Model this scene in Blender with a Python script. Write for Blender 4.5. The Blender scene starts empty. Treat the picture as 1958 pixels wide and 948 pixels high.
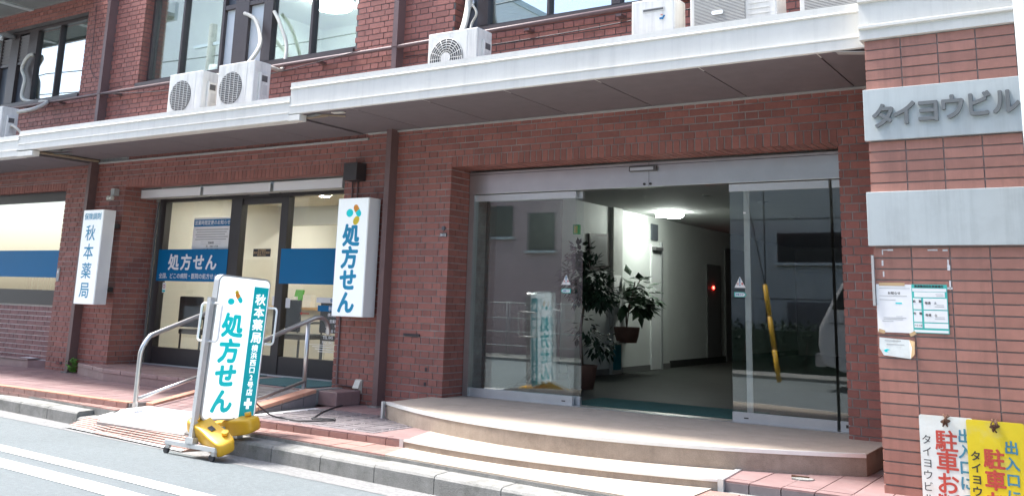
import bpy, bmesh, math, random
from mathutils import Matrix, Vector
random.seed(7)
sc = bpy.context.scene
R = math.radians

# ------------------------------------------------------------------ camera
CAM_R = (R(-33.1655), R(11.2092), R(1.7370))      # yaw, pitch, roll
CAM_Z = 1.31
def cam_axes():
    yaw, pit, rol = CAM_R
    f = Vector((math.sin(yaw)*math.cos(pit), math.cos(yaw)*math.cos(pit), math.sin(pit)))
    r0 = Vector((math.cos(yaw), -math.sin(yaw), 0)); u0 = r0.cross(f)
    r = r0*math.cos(rol) + u0*math.sin(rol); u = -r0*math.sin(rol) + u0*math.cos(rol)
    return r, u, f
cd = bpy.data.cameras.new('camera'); cam = bpy.data.objects.new('camera', cd)
sc.collection.objects.link(cam); sc.camera = cam
cr, cu, cf = cam_axes()
cam.matrix_world = Matrix(((cr.x, cu.x, -cf.x, 0), (cr.y, cu.y, -cf.y, 0), (cr.z, cu.z, -cf.z, CAM_Z), (0, 0, 0, 1)))
cd.sensor_fit = 'HORIZONTAL'; cd.sensor_width = 36; cd.lens = 36*1780/1958
cd.shift_y = -249/1958; cd.clip_start = .05; cd.clip_end = 900

# ------------------------------------------------------------------ sky, sun, exposure
SUN_EL, SUN_AZ = 64, 262          # azimuth of the sun round +y: high, down the street from the left
w = bpy.data.worlds.new('World'); sc.world = w; w.use_nodes = True
nt = w.node_tree; bg = nt.nodes['Background']
sky = nt.nodes.new('ShaderNodeTexSky'); sky.sky_type = 'NISHITA'; sky.sun_disc = False
sky.sun_elevation = R(SUN_EL); sky.sun_rotation = R(SUN_AZ); sky.air_density = 1.0; sky.dust_density = 3.0; sky.ozone_density = 1.0
nt.links.new(sky.outputs[0], bg.inputs[0]); bg.inputs[1].default_value = .15
sd = bpy.data.lights.new('sun', 'SUN'); sun = bpy.data.objects.new('sun', sd); sc.collection.objects.link(sun)
sd.energy = 2.7; sd.angle = R(9); sd.color = (1, .985, .965)
tosun = Vector((math.sin(R(SUN_AZ))*math.cos(R(SUN_EL)), math.cos(R(SUN_AZ))*math.cos(R(SUN_EL)), math.sin(R(SUN_EL))))
sun.rotation_euler = tosun.to_track_quat('Z', 'Y').to_euler()
vs = sc.view_settings; vs.view_transform = 'Standard'; vs.look = 'None'; vs.gamma = 1; vs.exposure = 1.85; vs.use_curve_mapping = False
sc.cycles.use_denoising = True; sc.cycles.max_bounces = 8; sc.cycles.transparent_max_bounces = 16
sc.cycles.diffuse_bounces = 4; sc.cycles.glossy_bounces = 4; sc.cycles.caustics_reflective = False; sc.cycles.caustics_refractive = False
sc.cycles.sample_clamp_indirect = 6

# ------------------------------------------------------------------ materials
MATS = {}
def mat(name, col, rough=.7, var=.12, scale=6., bump=0., bscale=60., metal=0., rnd=0., spec=.5, emit=None, estr=0., stain=None, coat=0., streak=0., grain=0.):
    """principled with noise-broken colour; rnd = random value shift per object / island; stain = (colour, scale, amount)"""
    if name in MATS: return MATS[name]
    m = bpy.data.materials.new(name); m.use_nodes = True; MATS[name] = m
    n = m.node_tree; L = n.links; p = n.nodes['Principled BSDF']
    p.inputs['Roughness'].default_value = rough; p.inputs['Metallic'].default_value = metal
    p.inputs['Specular IOR Level'].default_value = spec
    if coat: p.inputs['Coat Weight'].default_value = coat; p.inputs['Coat Roughness'].default_value = .13
    tc = n.nodes.new('ShaderNodeNewGeometry')
    no = n.nodes.new('ShaderNodeTexNoise'); no.inputs['Scale'].default_value = scale; no.inputs['Detail'].default_value = 6; no.inputs['Roughness'].default_value = .65
    L.new(tc.outputs['Position'], no.inputs['Vector'])
    mr = n.nodes.new('ShaderNodeMapRange'); mr.inputs[1].default_value = .25; mr.inputs[2].default_value = .75
    mr.inputs[3].default_value = 1-var; mr.inputs[4].default_value = 1+var
    L.new(no.outputs[0], mr.inputs[0]); val = mr.outputs[0]
    if rnd:
        oi = n.nodes.new('ShaderNodeObjectInfo'); ad = n.nodes.new('ShaderNodeMath'); ad.operation = 'ADD'
        L.new(oi.outputs['Random'], ad.inputs[0]); L.new(tc.outputs['Random Per Island'], ad.inputs[1])
        fr = n.nodes.new('ShaderNodeMath'); fr.operation = 'FRACT'; L.new(ad.outputs[0], fr.inputs[0])
        m2 = n.nodes.new('ShaderNodeMapRange'); m2.inputs[3].default_value = 1-rnd; m2.inputs[4].default_value = 1+rnd; L.new(fr.outputs[0], m2.inputs[0])
        mu = n.nodes.new('ShaderNodeMath'); mu.operation = 'MULTIPLY'; L.new(val, mu.inputs[0]); L.new(m2.outputs[0], mu.inputs[1]); val = mu.outputs[0]
    hs = n.nodes.new('ShaderNodeHueSaturation'); hs.inputs['Color'].default_value = (*col, 1); L.new(val, hs.inputs['Value'])
    out = hs.outputs[0]
    if stain:
        n2 = n.nodes.new('ShaderNodeTexNoise'); n2.inputs['Scale'].default_value = stain[1]; n2.inputs['Detail'].default_value = 8; n2.inputs['Roughness'].default_value = .7
        L.new(tc.outputs['Position'], n2.inputs['Vector'])
        rp = n.nodes.new('ShaderNodeMapRange'); rp.inputs[1].default_value = .52; rp.inputs[2].default_value = .75; rp.inputs[4].default_value = stain[2]; L.new(n2.outputs[0], rp.inputs[0])
        mx = n.nodes.new('ShaderNodeMix'); mx.data_type = 'RGBA'; L.new(rp.outputs[0], mx.inputs[0]); L.new(out, mx.inputs[6]); mx.inputs[7].default_value = (*stain[0], 1); out = mx.outputs[2]
    def mult(sock, sx, sz, lo, amt):
        mp = n.nodes.new('ShaderNodeMapping'); mp.inputs['Scale'].default_value = (sx, sx, sz); L.new(tc.outputs['Position'], mp.inputs[0])
        q = n.nodes.new('ShaderNodeTexNoise'); q.inputs['Scale'].default_value = 1; q.inputs['Detail'].default_value = 5; q.inputs['Roughness'].default_value = .7; L.new(mp.outputs[0], q.inputs['Vector'])
        r_ = n.nodes.new('ShaderNodeMapRange'); r_.inputs[1].default_value = lo; r_.inputs[2].default_value = .72; r_.inputs[3].default_value = 1; r_.inputs[4].default_value = 1-amt; L.new(q.outputs[0], r_.inputs[0])
        h = n.nodes.new('ShaderNodeHueSaturation'); L.new(sock, h.inputs['Color']); L.new(r_.outputs[0], h.inputs['Value']); return h.outputs[0]
    if streak: out = mult(out, 14, .7, .48, streak)
    if grain: out = mult(out, 170, 170, .38, grain)
    L.new(out, p.inputs['Base Color'])
    if bump:
        n3 = n.nodes.new('ShaderNodeTexNoise'); n3.inputs['Scale'].default_value = bscale; n3.inputs['Detail'].default_value = 4
        L.new(tc.outputs['Position'], n3.inputs['Vector'])
        b = n.nodes.new('ShaderNodeBump'); b.inputs['Strength'].default_value = bump; b.inputs['Distance'].default_value = .01
        L.new(n3.outputs[0], b.inputs['Height']); L.new(b.outputs[0], p.inputs['Normal'])
    if emit: p.inputs['Emission Color'].default_value = (*emit, 1); p.inputs['Emission Strength'].default_value = estr
    return m
def glass(name, tint=(.93, .96, .95), base=.05, rough=0.):
    m = bpy.data.materials.new(name); m.use_nodes = True; n = m.node_tree; L = n.links
    for x in list(n.nodes):
        if x.type == 'BSDF_PRINCIPLED': n.nodes.remove(x)
    o = [x for x in n.nodes if x.type == 'OUTPUT_MATERIAL'][0]
    tr = n.nodes.new('ShaderNodeBsdfTransparent'); tr.inputs[0].default_value = (*tint, 1)
    gl = n.nodes.new('ShaderNodeBsdfGlossy'); gl.inputs['Roughness'].default_value = rough; gl.inputs[0].default_value = (1, 1, 1, 1)
    lw = n.nodes.new('ShaderNodeLayerWeight'); lw.inputs[0].default_value = .5
    pw = n.nodes.new('ShaderNodeMath'); pw.operation = 'POWER'; pw.inputs[1].default_value = 5; L.new(lw.outputs['Facing'], pw.inputs[0])
    mr = n.nodes.new('ShaderNodeMapRange'); mr.inputs[3].default_value = base; mr.inputs[4].default_value = 1; L.new(pw.outputs[0], mr.inputs[0])
    mx = n.nodes.new('ShaderNodeMixShader'); L.new(mr.outputs[0], mx.inputs[0]); L.new(tr.outputs[0], mx.inputs[1]); L.new(gl.outputs[0], mx.inputs[2])
    L.new(mx.outputs[0], o.inputs[0]); MATS[name] = m; return m
def emis(name, col, s):
    m = bpy.data.materials.new(name); m.use_nodes = True; p = m.node_tree.nodes['Principled BSDF']
    p.inputs['Base Color'].default_value = (.9, .9, .9, 1); p.inputs['Emission Color'].default_value = (*col, 1); p.inputs['Emission Strength'].default_value = s
    MATS[name] = m; return m

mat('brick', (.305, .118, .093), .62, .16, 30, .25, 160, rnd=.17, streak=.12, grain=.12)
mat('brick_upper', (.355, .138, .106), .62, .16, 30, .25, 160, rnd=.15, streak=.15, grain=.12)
mat('tile_pillar', (.39, .183, .138), .5, .10, 18, .12, 200, rnd=.10, streak=.22, grain=.10)
mat('brick_mauve', (.24, .11, .105), .6, .15, 20, .2, 160, rnd=.12)
mat('mortar', (.33, .32, .31), .95, .3, 9, .5, 90, stain=((.62, .60, .57), 2.2, .8))
mat('mortar_pillar', (.30, .265, .25), .95, .25, 9, .4, 90)
mat('poster_blue', (.01, .17, .22), .6, .05, 5)
mat('mortar_dark', (.17, .155, .15), .95, .25, 9, .4, 90)
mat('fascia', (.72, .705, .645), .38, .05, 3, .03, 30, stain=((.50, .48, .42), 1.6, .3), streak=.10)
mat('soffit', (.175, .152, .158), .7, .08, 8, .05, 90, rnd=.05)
mat('trim_grey', (.42, .42, .40), .6, .1, 8)
mat('pipe_brown', (.155, .098, .092), .45, .12, 8, .03, 50)
mat('frame_brown', (.075, .058, .055), .42, .12, 8)
mat('frame_dark', (.035, .03, .03), .45, .12, 8)
mat('steel', (.56, .56, .55), .32, .06, 5, .02, 40, metal=.85)
mat('steel_bright', (.72, .73, .73), .22, .06, 5, metal=.95)
mat('alu', (.62, .64, .64), .38, .06, 7, metal=.6)
mat('plaque', (.47, .51, .50), .5, .06, 4, .03, 50, stain=((.36, .38, .37), 3, .5), streak=.15)
mat('letter_grey', (.15, .16, .16), .5, .08, 12)
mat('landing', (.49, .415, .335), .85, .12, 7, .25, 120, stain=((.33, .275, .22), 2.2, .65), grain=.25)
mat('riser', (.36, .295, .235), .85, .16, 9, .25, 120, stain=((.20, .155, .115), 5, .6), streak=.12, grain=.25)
mat('nosing', (.80, .80, .77), .35, .06, 10, metal=.35)
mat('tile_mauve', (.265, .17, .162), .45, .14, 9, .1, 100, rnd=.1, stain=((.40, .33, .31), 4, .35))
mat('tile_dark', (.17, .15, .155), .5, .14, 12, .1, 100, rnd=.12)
mat('tile_red', (.31, .18, .152), .55, .14, 12, .15, 100, rnd=.1, stain=((.45, .36, .3), 5, .4))
mat('tile_orange', (.50, .25, .17), .5, .1, 12, .1, 100, rnd=.06)
mat('grout_white', (.72, .71, .69), .9, .1, 20, .3, 150)
mat('grout', (.33, .30, .28), .95, .25, 14, .3, 150)
mat('concrete', (.27, .268, .25), .92, .25, 8, .5, 140, stain=((.13, .135, .11), 6, .9), grain=.4)
mat('concrete_light', (.76, .75, .72), .9, .12, 6, .3, 150)
mat('asphalt', (.20, .23, .235), .88, .15, 25, .9, 350, stain=((.15, .172, .174), .8, .6), grain=.45)
mat('gutter', (.24, .24, .235), .9, .35, 30, .8, 260, stain=((.18, .18, .17), 3, .7))
mat('road_paint', (.82, .82, .80), .7, .12, 18, .4, 300, stain=((.36, .37, .37), 9, .7), grain=.3)
mat('plate_rust', (.33, .215, .18), .7, .25, 14, .3, 140, stain=((.5, .42, .36), 6, .5))
mat('white_acrylic', (.80, .82, .82), .3, .02, 3, emit=(.9, 1, 1), estr=.10)
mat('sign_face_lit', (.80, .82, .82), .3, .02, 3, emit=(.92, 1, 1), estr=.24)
mat('white_panel', (.78, .79, .78), .35, .03, 3)
mat('ac_white', (.72, .715, .67), .4, .06, 6, stain=((.55, .53, .45), 4, .5), streak=.25)
mat('ac_dark', (.10, .10, .10), .6, .1, 8)
mat('ac_grille', (.55, .55, .52), .45, .08, 8)
mat('hose', (.66, .63, .54), .6, .12, 14)
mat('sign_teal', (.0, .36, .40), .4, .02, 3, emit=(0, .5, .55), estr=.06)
mat('sign_blue', (.0, .155, .36), .5, .03, 3, spec=.25)
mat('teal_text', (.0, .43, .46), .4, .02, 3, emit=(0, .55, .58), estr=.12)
mat('blue_text', (.005, .27, .46), .4, .02, 3)
mat('white_text', (.85, .86, .86), .5, .02, 3)
mat('ink_black', (.03, .03, .035), .6, .05, 8)
mat('ink_red', (.55, .075, .05), .6, .25, 60)
mat('ink_blue', (.07, .26, .36), .6, .3, 60)
mat('logo_orange', (.85, .33, .04), .4, .02, 3)
mat('logo_yellow', (.80, .62, .04), .4, .02, 3)
mat('paper', (.82, .82, .80), .8, .04, 10)
mat('paper_worn', (.70, .74, .70), .8, .12, 14, stain=((.45, .40, .30), 18, .5))
mat('paper_teal', (.06, .46, .40), .7, .04, 10)
mat('tape', (.55, .38, .20), .6, .1, 20)
mat('board_white', (.80, .83, .76), .5, .05, 12, stain=((.50, .38, .2), 5, .3))
mat('board_yellow', (.80, .62, .02), .45, .06, 10, stain=((.62, .58, .3), 7, .5))
mat('rust', (.12, .06, .035), .9, .4, 30, .5, 120)
mat('tank_yellow', (.82, .45, .03), .42, .08, 6, .05, 60)
mat('rubber', (.03, .03, .032), .7, .1, 20)
mat('cable_black', (.025, .025, .028), .5, .05, 20)
mat('mat_green', (.02, .10, .09), .95, .2, 60, .5, 500)
mat('mat_teal', (.05, .13, .14), .95, .2, 60, .5, 500)
mat('cream_wall', (.71, .69, .62), .85, .04, 2)
mat('white_wall', (.66, .68, .65), .6, .05, 2)
mat('wall_panel_grey', (.17, .168, .165), .55, .08, 4)
mat('lobby_floor', (.05, .054, .05), .6, .12, 5, .03, 60, spec=.12)
mat('lobby_ceiling', (.50, .51, .50), .8, .04, 3)
mat('wood', (.50, .30, .12), .45, .2, 8, stain=((.36, .19, .07), 10, .4))
mat('wood_floor', (.42, .32, .20), .4, .15, 6)
mat('chair_black', (.035, .035, .038), .35, .1, 10)
mat('leaf', (.022, .065, .024), .55, .25, 30, rnd=.35)
mat('leaf_dark', (.014, .038, .018), .55, .25, 30, rnd=.35)
mat('weed_leaf', (.10, .26, .03), .55, .25, 30, rnd=.3)
mat('terracotta', (.15, .075, .055), .8, .15, 20)
mat('bark', (.10, .075, .055), .9, .3, 40)
mat('stucco_pink', (.42, .30, .29), .9, .10, 3, .3, 90)
mat('panel_green_grey', (.36, .385, .375), .7, .07, 2)
mat('panel_white', (.66, .66, .63), .7, .06, 2)
mat('shutter_dark', (.10, .10, .105), .6, .1, 4)
mat('guard_yellow', (.75, .42, .02), .5, .1, 8)
mat('van_silver', (.62, .60, .57), .3, .03, 3, coat=.5)
mat('van_glass', (.02, .022, .025), .08, .05, 3)
mat('blind', (.72, .74, .73), .6, .04, 3)
mat('blind_cyan', (.50, .66, .66), .6, .04, 3)
mat('panel_pale', (.62, .66, .66), .55, .04, 2)
mat('panel_slate', (.085, .095, .11), .5, .08, 4)
mat('louver', (.17, .155, .15), .5, .08, 8)
mat('room_grey', (.60, .66, .62), .85, .05, 2)
mat('green_card', (.10, .40, .05), .5, .05, 6)
mat('timber_old', (.32, .25, .17), .9, .3, 20)
mat('eave_grey', (.20, .21, .20), .8, .15, 3)
mat('pole_white', (.62, .68, .68), .5, .08, 8, stain=((.42, .47, .46), 8, .5))
glass('pane_glass', base=.075)
glass('pane_upper', (.80, .88, .86), base=.40)
glass('pane_shop', (.95, .96, .94), base=.035)
emis('lamp_white', (1, .99, .95), 22)
emis('fill_lamp_dim', (1, .97, .9), 8)
emis('lamp_shop', (1, .97, .9), 95)
emis('lamp_lobby', (.92, 1, .93), 24)
emis('led_red', (1, .03, .02), 9)
mat('exit_green', (.01, .16, .04), .4, .02, 3, emit=(.02, .5, .1), estr=.05)

# ------------------------------------------------------------------ builders
COL = sc.collection
def thing(name, label, cat, loc=(0, 0, 0), rotz=0, group=None, kind=None):
    o = bpy.data.objects.new(name, None); COL.objects.link(o); o.empty_display_size = .1
    o.location = loc; o.rotation_euler = (0, 0, rotz)
    if label: o['label'] = label
    if cat: o['category'] = cat
    if group: o['group'] = group
    if kind: o['kind'] = kind
    return o
def tag(o, label=None, cat=None, group=None, kind=None):
    if label: o['label'] = label
    if cat: o['category'] = cat
    if group: o['group'] = group
    if kind: o['kind'] = kind
    return o
def attach(o, parent, world=True):
    if parent is not None:
        o.parent = parent
        if world:
            m = Matrix.Identity(4); q = parent
            chain = []
            while q is not None: chain.append(q); q = q.parent
            for q in reversed(chain): m = m @ q.matrix_parent_inverse @ q.matrix_basis if q.parent else m @ q.matrix_basis
            o.matrix_parent_inverse = m.inverted()
    return o
class B:
    """collects shapes for ONE mesh object"""
    def __init__(s): s.v = []; s.f = []; s.sm = []
    def add(s, vs, fs, smooth=False):
        k = len(s.v); s.v += [tuple(v) for v in vs]; s.f += [tuple(i+k for i in f) for f in fs]; s.sm += [smooth]*len(fs); return s
    def box(s, x0, x1, y0, y1, z0, z1, M=None):
        vs = [Vector((x, y, z)) for x in (x0, x1) for y in (y0, y1) for z in (z0, z1)]
        if M: vs = [M @ v for v in vs]
        return s.add(vs, [(0, 1, 3, 2), (4, 6, 7, 5), (0, 4, 5, 1), (2, 3, 7, 6), (0, 2, 6, 4), (1, 5, 7, 3)])
    def prism(s, poly, z0, z1):                    # horizontal polygon (ccw from above) extruded in z
        n = len(poly); vs = [(x, y, z0) for x, y in poly] + [(x, y, z1) for x, y in poly]
        return s.add(vs, [tuple(range(n-1, -1, -1)), tuple(range(n, 2*n))] + [(i, (i+1) % n, n+(i+1) % n, n+i) for i in range(n)])
    def profx(s, prof, x0, x1):                    # (y,z) profile extruded along x
        n = len(prof); vs = [(x0, y, z) for y, z in prof] + [(x1, y, z) for y, z in prof]
        return s.add(vs, [tuple(range(n)), tuple(range(2*n-1, n-1, -1))] + [(n+i, n+(i+1) % n, (i+1) % n, i) for i in range(n)])
    def tube(s, pts, r, n=10, smooth=True, r2=None):
        P = [Vector(p) for p in pts]; rings = []; up = None
        for i, p in enumerate(P):
            a = P[max(i-1, 0)]; b = P[min(i+1, len(P)-1)]; d = (b-a).normalized()
            if up is None: up = d.orthogonal().normalized()
            up = (up - d*up.dot(d)).normalized(); sd_ = d.cross(up)
            rr = r if r2 is None else r + (r2-r)*i/(len(P)-1)
            rings.append([p + (up*math.cos(2*math.pi*k/n) + sd_*math.sin(2*math.pi*k/n))*rr for k in range(n)])
        vs = [v for g in rings for v in g]; fs = []
        for i in range(len(P)-1):
            for k in range(n): fs.append((i*n+k, i*n+(k+1) % n, (i+1)*n+(k+1) % n, (i+1)*n+k))
        s.add(vs, fs, smooth)
        k0 = len(s.v)-len(vs); s.f.append(tuple(k0+i for i in range(n-1, -1, -1))); s.f.append(tuple(k0+(len(P)-1)*n+i for i in range(n))); s.sm += [False, False]
        return s
    def cyl(s, c, r, h, axis='z', n=24, r2=None):
        c = Vector(c); d = {'x': Vector((1, 0, 0)), 'y': Vector((0, 1, 0)), 'z': Vector((0, 0, 1))}[axis]
        return s.tube([c, c+d*h], r, n, True, r2)
    def lathe(s, prof, c=(0, 0, 0), n=20):         # (r,z) profile round z
        vs = []; fs = []; m = len(prof)
        for r, z in prof:
            for k in range(n): vs.append((c[0]+r*math.cos(2*math.pi*k/n), c[1]+r*math.sin(2*math.pi*k/n), c[2]+z))
        for i in range(m-1):
            for k in range(n): fs.append((i*n+k, i*n+(k+1) % n, (i+1)*n+(k+1) % n, (i+1)*n+k))
        return s.add(vs, fs, True)
    def rrect(s, x0, x1, z0, z1, r, y0, y1, n=5, corners=(1, 1, 1, 1)):     # rounded rectangle in xz, extruded in y
        pts = []
        for (cx, cz, a0, on) in ((x1-r, z0+r, -90, corners[0]), (x1-r, z1-r, 0, corners[1]), (x0+r, z1-r, 90, corners[2]), (x0+r, z0+r, 180, corners[3])):
            if on:
                for k in range(n+1): a = R(a0+90*k/n); pts.append((cx+r*math.cos(a), cz+r*math.sin(a)))
            else:
                pts.append((x1 if cx > (x0+x1)/2 else x0, z1 if cz > (z0+z1)/2 else z0))
        m = len(pts); vs = [(x, y0, z) for x, z in pts] + [(x, y1, z) for x, z in pts]
        return s.add(vs, [tuple(range(m)), tuple(range(2*m-1, m-1, -1))] + [(m+i, m+(i+1) % m, (i+1) % m, i) for i in range(m)])
    def mesh(s, name):
        me = bpy.data.meshes.new(name); me.from_pydata(s.v, [], s.f); me.polygons.foreach_set('use_smooth', s.sm); me.update(); return me
    def obj(s, name, m, parent=None, world=True, bevel=0.):
        me = s.mesh(name); me.materials.append(MATS[m])
        o = bpy.data.objects.new(name, me); COL.objects.link(o)
        if bevel:
            bm = bmesh.new(); bm.from_mesh(me)
            bmesh.ops.bevel(bm, geom=[e for e in bm.edges if e.calc_face_angle(0) > R(40)], offset=bevel, segments=2, profile=.6, affect='EDGES')
            bm.to_mesh(me); bm.free()
        return attach(o, parent, world)
def bx(name, m, parent, x0, x1, y0, y1, z0, z1, bevel=0., world=True): return B().box(x0, x1, y0, y1, z0, z1).obj(name, m, parent, world, bevel)
def copy_tree(o, parent=None):
    c = o.copy(); COL.objects.link(c)
    if parent is not None: c.parent = parent; c.matrix_parent_inverse = o.matrix_parent_inverse.copy()
    for ch in o.children: copy_tree(ch, c)
    return c
_tc = bpy.data.curves.new('type', 'FONT'); _to = bpy.data.objects.new('type', _tc)
def text_mesh(chars, bold=0., extrude=.0008):
    """chars: list of (string, x, z, size[, xscale]) centred on x,z; returns B with letters in the xz plane facing -y"""
    b = B(); COL.objects.link(_to)
    for ch in chars:
        st, x, z, sz = ch[:4]; xs = ch[4] if len(ch) > 4 else 1.
        _tc.body = st; _tc.size = 1;  _tc.extrude = 0; _tc.resolution_u = 3
        bpy.context.view_layer.update()
        me = bpy.data.meshes.new_from_object(_to.evaluated_get(bpy.context.evaluated_depsgraph_get()))
        if not me.vertices: continue
        X = [v.co.x for v in me.vertices]; cx = (min(X)+max(X))/2; cy = .36
        V0 = [(x+(v.co.x-cx)*sz*xs, z+(v.co.y-cy)*sz) for v in me.vertices]; F0 = [tuple(p.vertices) for p in me.polygons]
        offs = [(0, 0)] if bold <= .005 else [(bold*sz*math.cos(a), bold*sz*math.sin(a)) for a in [k*math.pi/4 for k in range(8)]]     # heavier strokes, round ends
        for oi, (ox, oz) in enumerate(offs):
            e_ = extrude+oi*.00005
            b.add([(px+ox, -e_, pz+oz) for px, pz in V0], F0)
            if extrude > .002:
                k = len(b.v)-len(V0); n = len(V0); b.v += [(v[0], 0, v[2]) for v in b.v[k:k+n]]; cnt = set()
                for vv in F0:
                    for i_ in range(len(vv)): cnt.add((vv[i_], vv[(i_+1) % len(vv)]))
                for (a, c) in cnt:
                    if (c, a) not in cnt: b.f.append((k+a, k+n+a, k+n+c, k+c)); b.sm.append(False)
        bpy.data.meshes.remove(me)
    COL.objects.unlink(_to); return b
def lettering(name, chars, m, parent, y, bold=0., extrude=.0008, M=None, world=True):
    b = text_mesh(chars, bold, extrude)
    if M is None: b.v = [(v[0], v[1]+y, v[2]) for v in b.v]
    else: b.v = [tuple(M @ Vector((v[0], v[1]+y, v[2]))) for v in b.v]
    return b.obj(name, m, parent, world)
# ------------------------------------------------------------------ ground, road, kerb
WALL = 7.9
KERB = [(-60, 8.2), (-14, 6.16), (-10.73, 6.03), (-9.1, 5.90), (-6.05, 5.72), (-4.6, 5.60), (-3.4, 5.50), (3, 5.1), (60, 1.4)]
def kerb_y(x):
    for (a, b), (c, d) in zip(KERB, KERB[1:]):
        if a <= x <= c: return b + (d-b)*(x-a)/(c-a)
b = B()
xs = [-300, -60, -14, -10.73, -9.1, -7.5, -6.05, -4.6, -3.4, 0, 3, 12, 60, 300]
def lane(x, o): return (kerb_y(max(-60, min(60, x)))+o)
rows = [lambda x: -300., lambda x: -12., lambda x: -2.5, lambda x: 1., lambda x: lane(x, -1.4), lambda x: lane(x, -.5), lambda x: lane(x, .02)]
zz = [0, 0, 0, 0, 0, -.014, -.040]
vs_ = [(x, r(x), z) for r, z in zip(rows, zz) for x in xs]
n_ = len(xs)
b.add(vs_, [(i*n_+k, i*n_+k+1, (i+1)*n_+k+1, (i+1)*n_+k) for i in range(len(rows)-1) for k in range(n_-1)])
road = b.obj('road', 'asphalt'); tag(road, kind='structure')
b = B(); b.box(-300, 300, 20, 300, -.3, .02); tag(b.obj('ground', 'asphalt'), kind='structure')
# rough gutter band beside the kerb
b = B(); gx = [-30, -14, -12, -10.73, -9.1, -7.5, -6.05, -4.6, -3.4, -1, 3, 12]
gv = []
for o, z in ((-.30, -.0215), (.0, -.0355)):
    for x in gx: gv.append((x, lane(x, o)+random.uniform(-.02, .02)*(o < -.1), z))
b.add(gv, [(k, k+1, len(gx)+k+1, len(gx)+k) for k in range(len(gx)-1)])
tag(b.obj('gutter', 'gutter'), kind='structure')
# painted lines parallel to the kerb
def line_pair(name, o0, o1):
    b = B(); X = [-40, -14, -9.1, -7.5, -6.05, -4.6, -3.4, 0, 3, 12]
    b.add([(x, lane(x, o), .0045) for o in (o0, o1) for x in X], [(k, k+1, len(X)+k+1, len(X)+k) for k in range(len(X)-1)])
    tag(b.obj(name, 'road_paint'), kind='structure')
line_pair('road_marking', -1.37, -1.22)
line_pair('road_marking', -1.71, -1.53)
# kerb stones, each its own piece
kerb = thing('kerb', None, None, (-6, 5.8, 0), kind='structure')
bx('kerb_bed', 'concrete', kerb, -14, 3, 6.2, 6.4, -.25, .05)
x = -13.8
while x < 1.:
    L_ = .6; x2 = x+L_-.008; y0, y1 = kerb_y(x), kerb_y(x2)
    low = -8.75 < (x+x2)/2 < -6.95                         # dropped under the ramp
    zt = .045 if low else .095+random.uniform(-.003, .003)
    s = B(); d = .19
    pr_ = [(0, -.2), (0, zt-.022), (.012, zt-.006), (.03, zt), (d, zt+.004), (d, -.2)]
    s.add([(x, y0+p, z) for p, z in pr_]+[(x2, y1+p, z) for p, z in pr_], [(0, 1, 2, 3, 4, 5), (11, 10, 9, 8, 7, 6)]+[(i, i+6, (i+1) % 6+6, (i+1) % 6) for i in range(6)])
    s.obj('kerb_stone', 'concrete', kerb); x += L_
# strip of pavers just above the kerb, with its concrete bed
strip = thing('lower_pavement', None, None, (-6, 6, 0), kind='structure')
def strip_front(x): return kerb_y(x)+.185
X = [-14, -12, -10.7, -9.1, -8.75]
for (xa, xb) in ((-14, -8.62), (-6.98, -4.87), (-2.4, -1.42)):
    nseg = 8; s = B(); P = [xa+(xb-xa)*k/nseg for k in range(nseg+1)]
    poly = [(p, strip_front(p)) for p in P] + [(xb, 6.35), (xa, 6.35)]
    s.prism(poly, -.1, .121); s.obj('pavement_bed', 'concrete', strip)
    x = xa+.004
    while x < xb-.05:
        w_ = min(.212, xb-x)
        f0, f1 = strip_front(x), strip_front(x+w_)
        ym = (f0+6.195)/2
        B().prism([(x, f0+.006), (x+w_-.008, f1+.006), (x+w_-.008, (f1+6.195)/2-.004), (x, ym-.004)], .1, .133+random.uniform(-.002, .002)).obj('paver', 'tile_red', strip)
        B().prism([(x, ym+.004), (x+w_-.008, (f1+6.195)/2+.004), (x+w_-.008, 6.193), (x, 6.193)], .1, .133+random.uniform(-.002, .002)).obj('paver', 'tile_red', strip)
        x += w_
# terrace in front of the building: beds, riser tiles and floor tiles
terr = thing('terrace', None, None, (-6, 7, 0), kind='structure')
def tiles(parent, xa, xb, ya, yb, w_, d_, z, m, gap, clip=None, name='floor_tile'):
    cache = {}
    y = ya
    while y < yb-.02:
        y2 = min(y+d_, yb); x = xa
        while x < xb-.02:
            x2 = min(x+w_, xb)
            if clip is None or clip((x+x2)/2, (y+y2)/2):
                dims = (round(x2-x-gap, 3), round(y2-y-gap, 3))
                if dims not in cache:
                    me = B().box(-dims[0]/2, dims[0]/2, -dims[1]/2, dims[1]/2, -.012, 0).mesh(name); me.materials.append(MATS[m]); cache[dims] = me
                o = bpy.data.objects.new(name, cache[dims]); COL.objects.link(o); o.location = ((x+x2)/2, (y+y2)/2, z+random.uniform(-.0015, .0015)); attach(o, parent)
            x += w_
        y += d_
bx('terrace_bed', 'grout_white', terr, -7.12, -4.99, 6.222, 7.88, -.1, .183)
bx('terrace_bed', 'grout', terr, -14, -8.62, 6.222, 8.0, -.1, .183)
tiles(terr, -7.0, -5.43, 6.31, 7.31, .212, .111, .19, 'tile_dark', .023)
tiles(terr, -7.1, -6.05, 7.32, 7.86, .212, .27, .19, 'tile_mauve', .006)
tiles(terr, -7.1, -4.99, 6.20, 6.305, .212, .108, .192, 'tile_mauve', .007)
tiles(terr, -5.43, -4.99, 6.31, 6.86, .212, .56, .19, 'tile_mauve', .006)
tiles(terr, -13.9, -8.64, 6.31, 7.98, .212, .212, .19, 'tile_mauve', .007)
tiles(terr, -13.9, -8.64, 6.20, 6.305, .212, .108, .192, 'tile_orange', .007)
for (xa, xb, m) in ((-7.1, -4.995, 'tile_red'), (-13.9, -8.64, 'tile_red')):
    x = xa
    while x < xb-.03:
        x2 = min(x+.212, xb); bx('riser_tile', m, terr, x, x2-.008, 6.2, 6.225, .125, .178); x += .212
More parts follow.
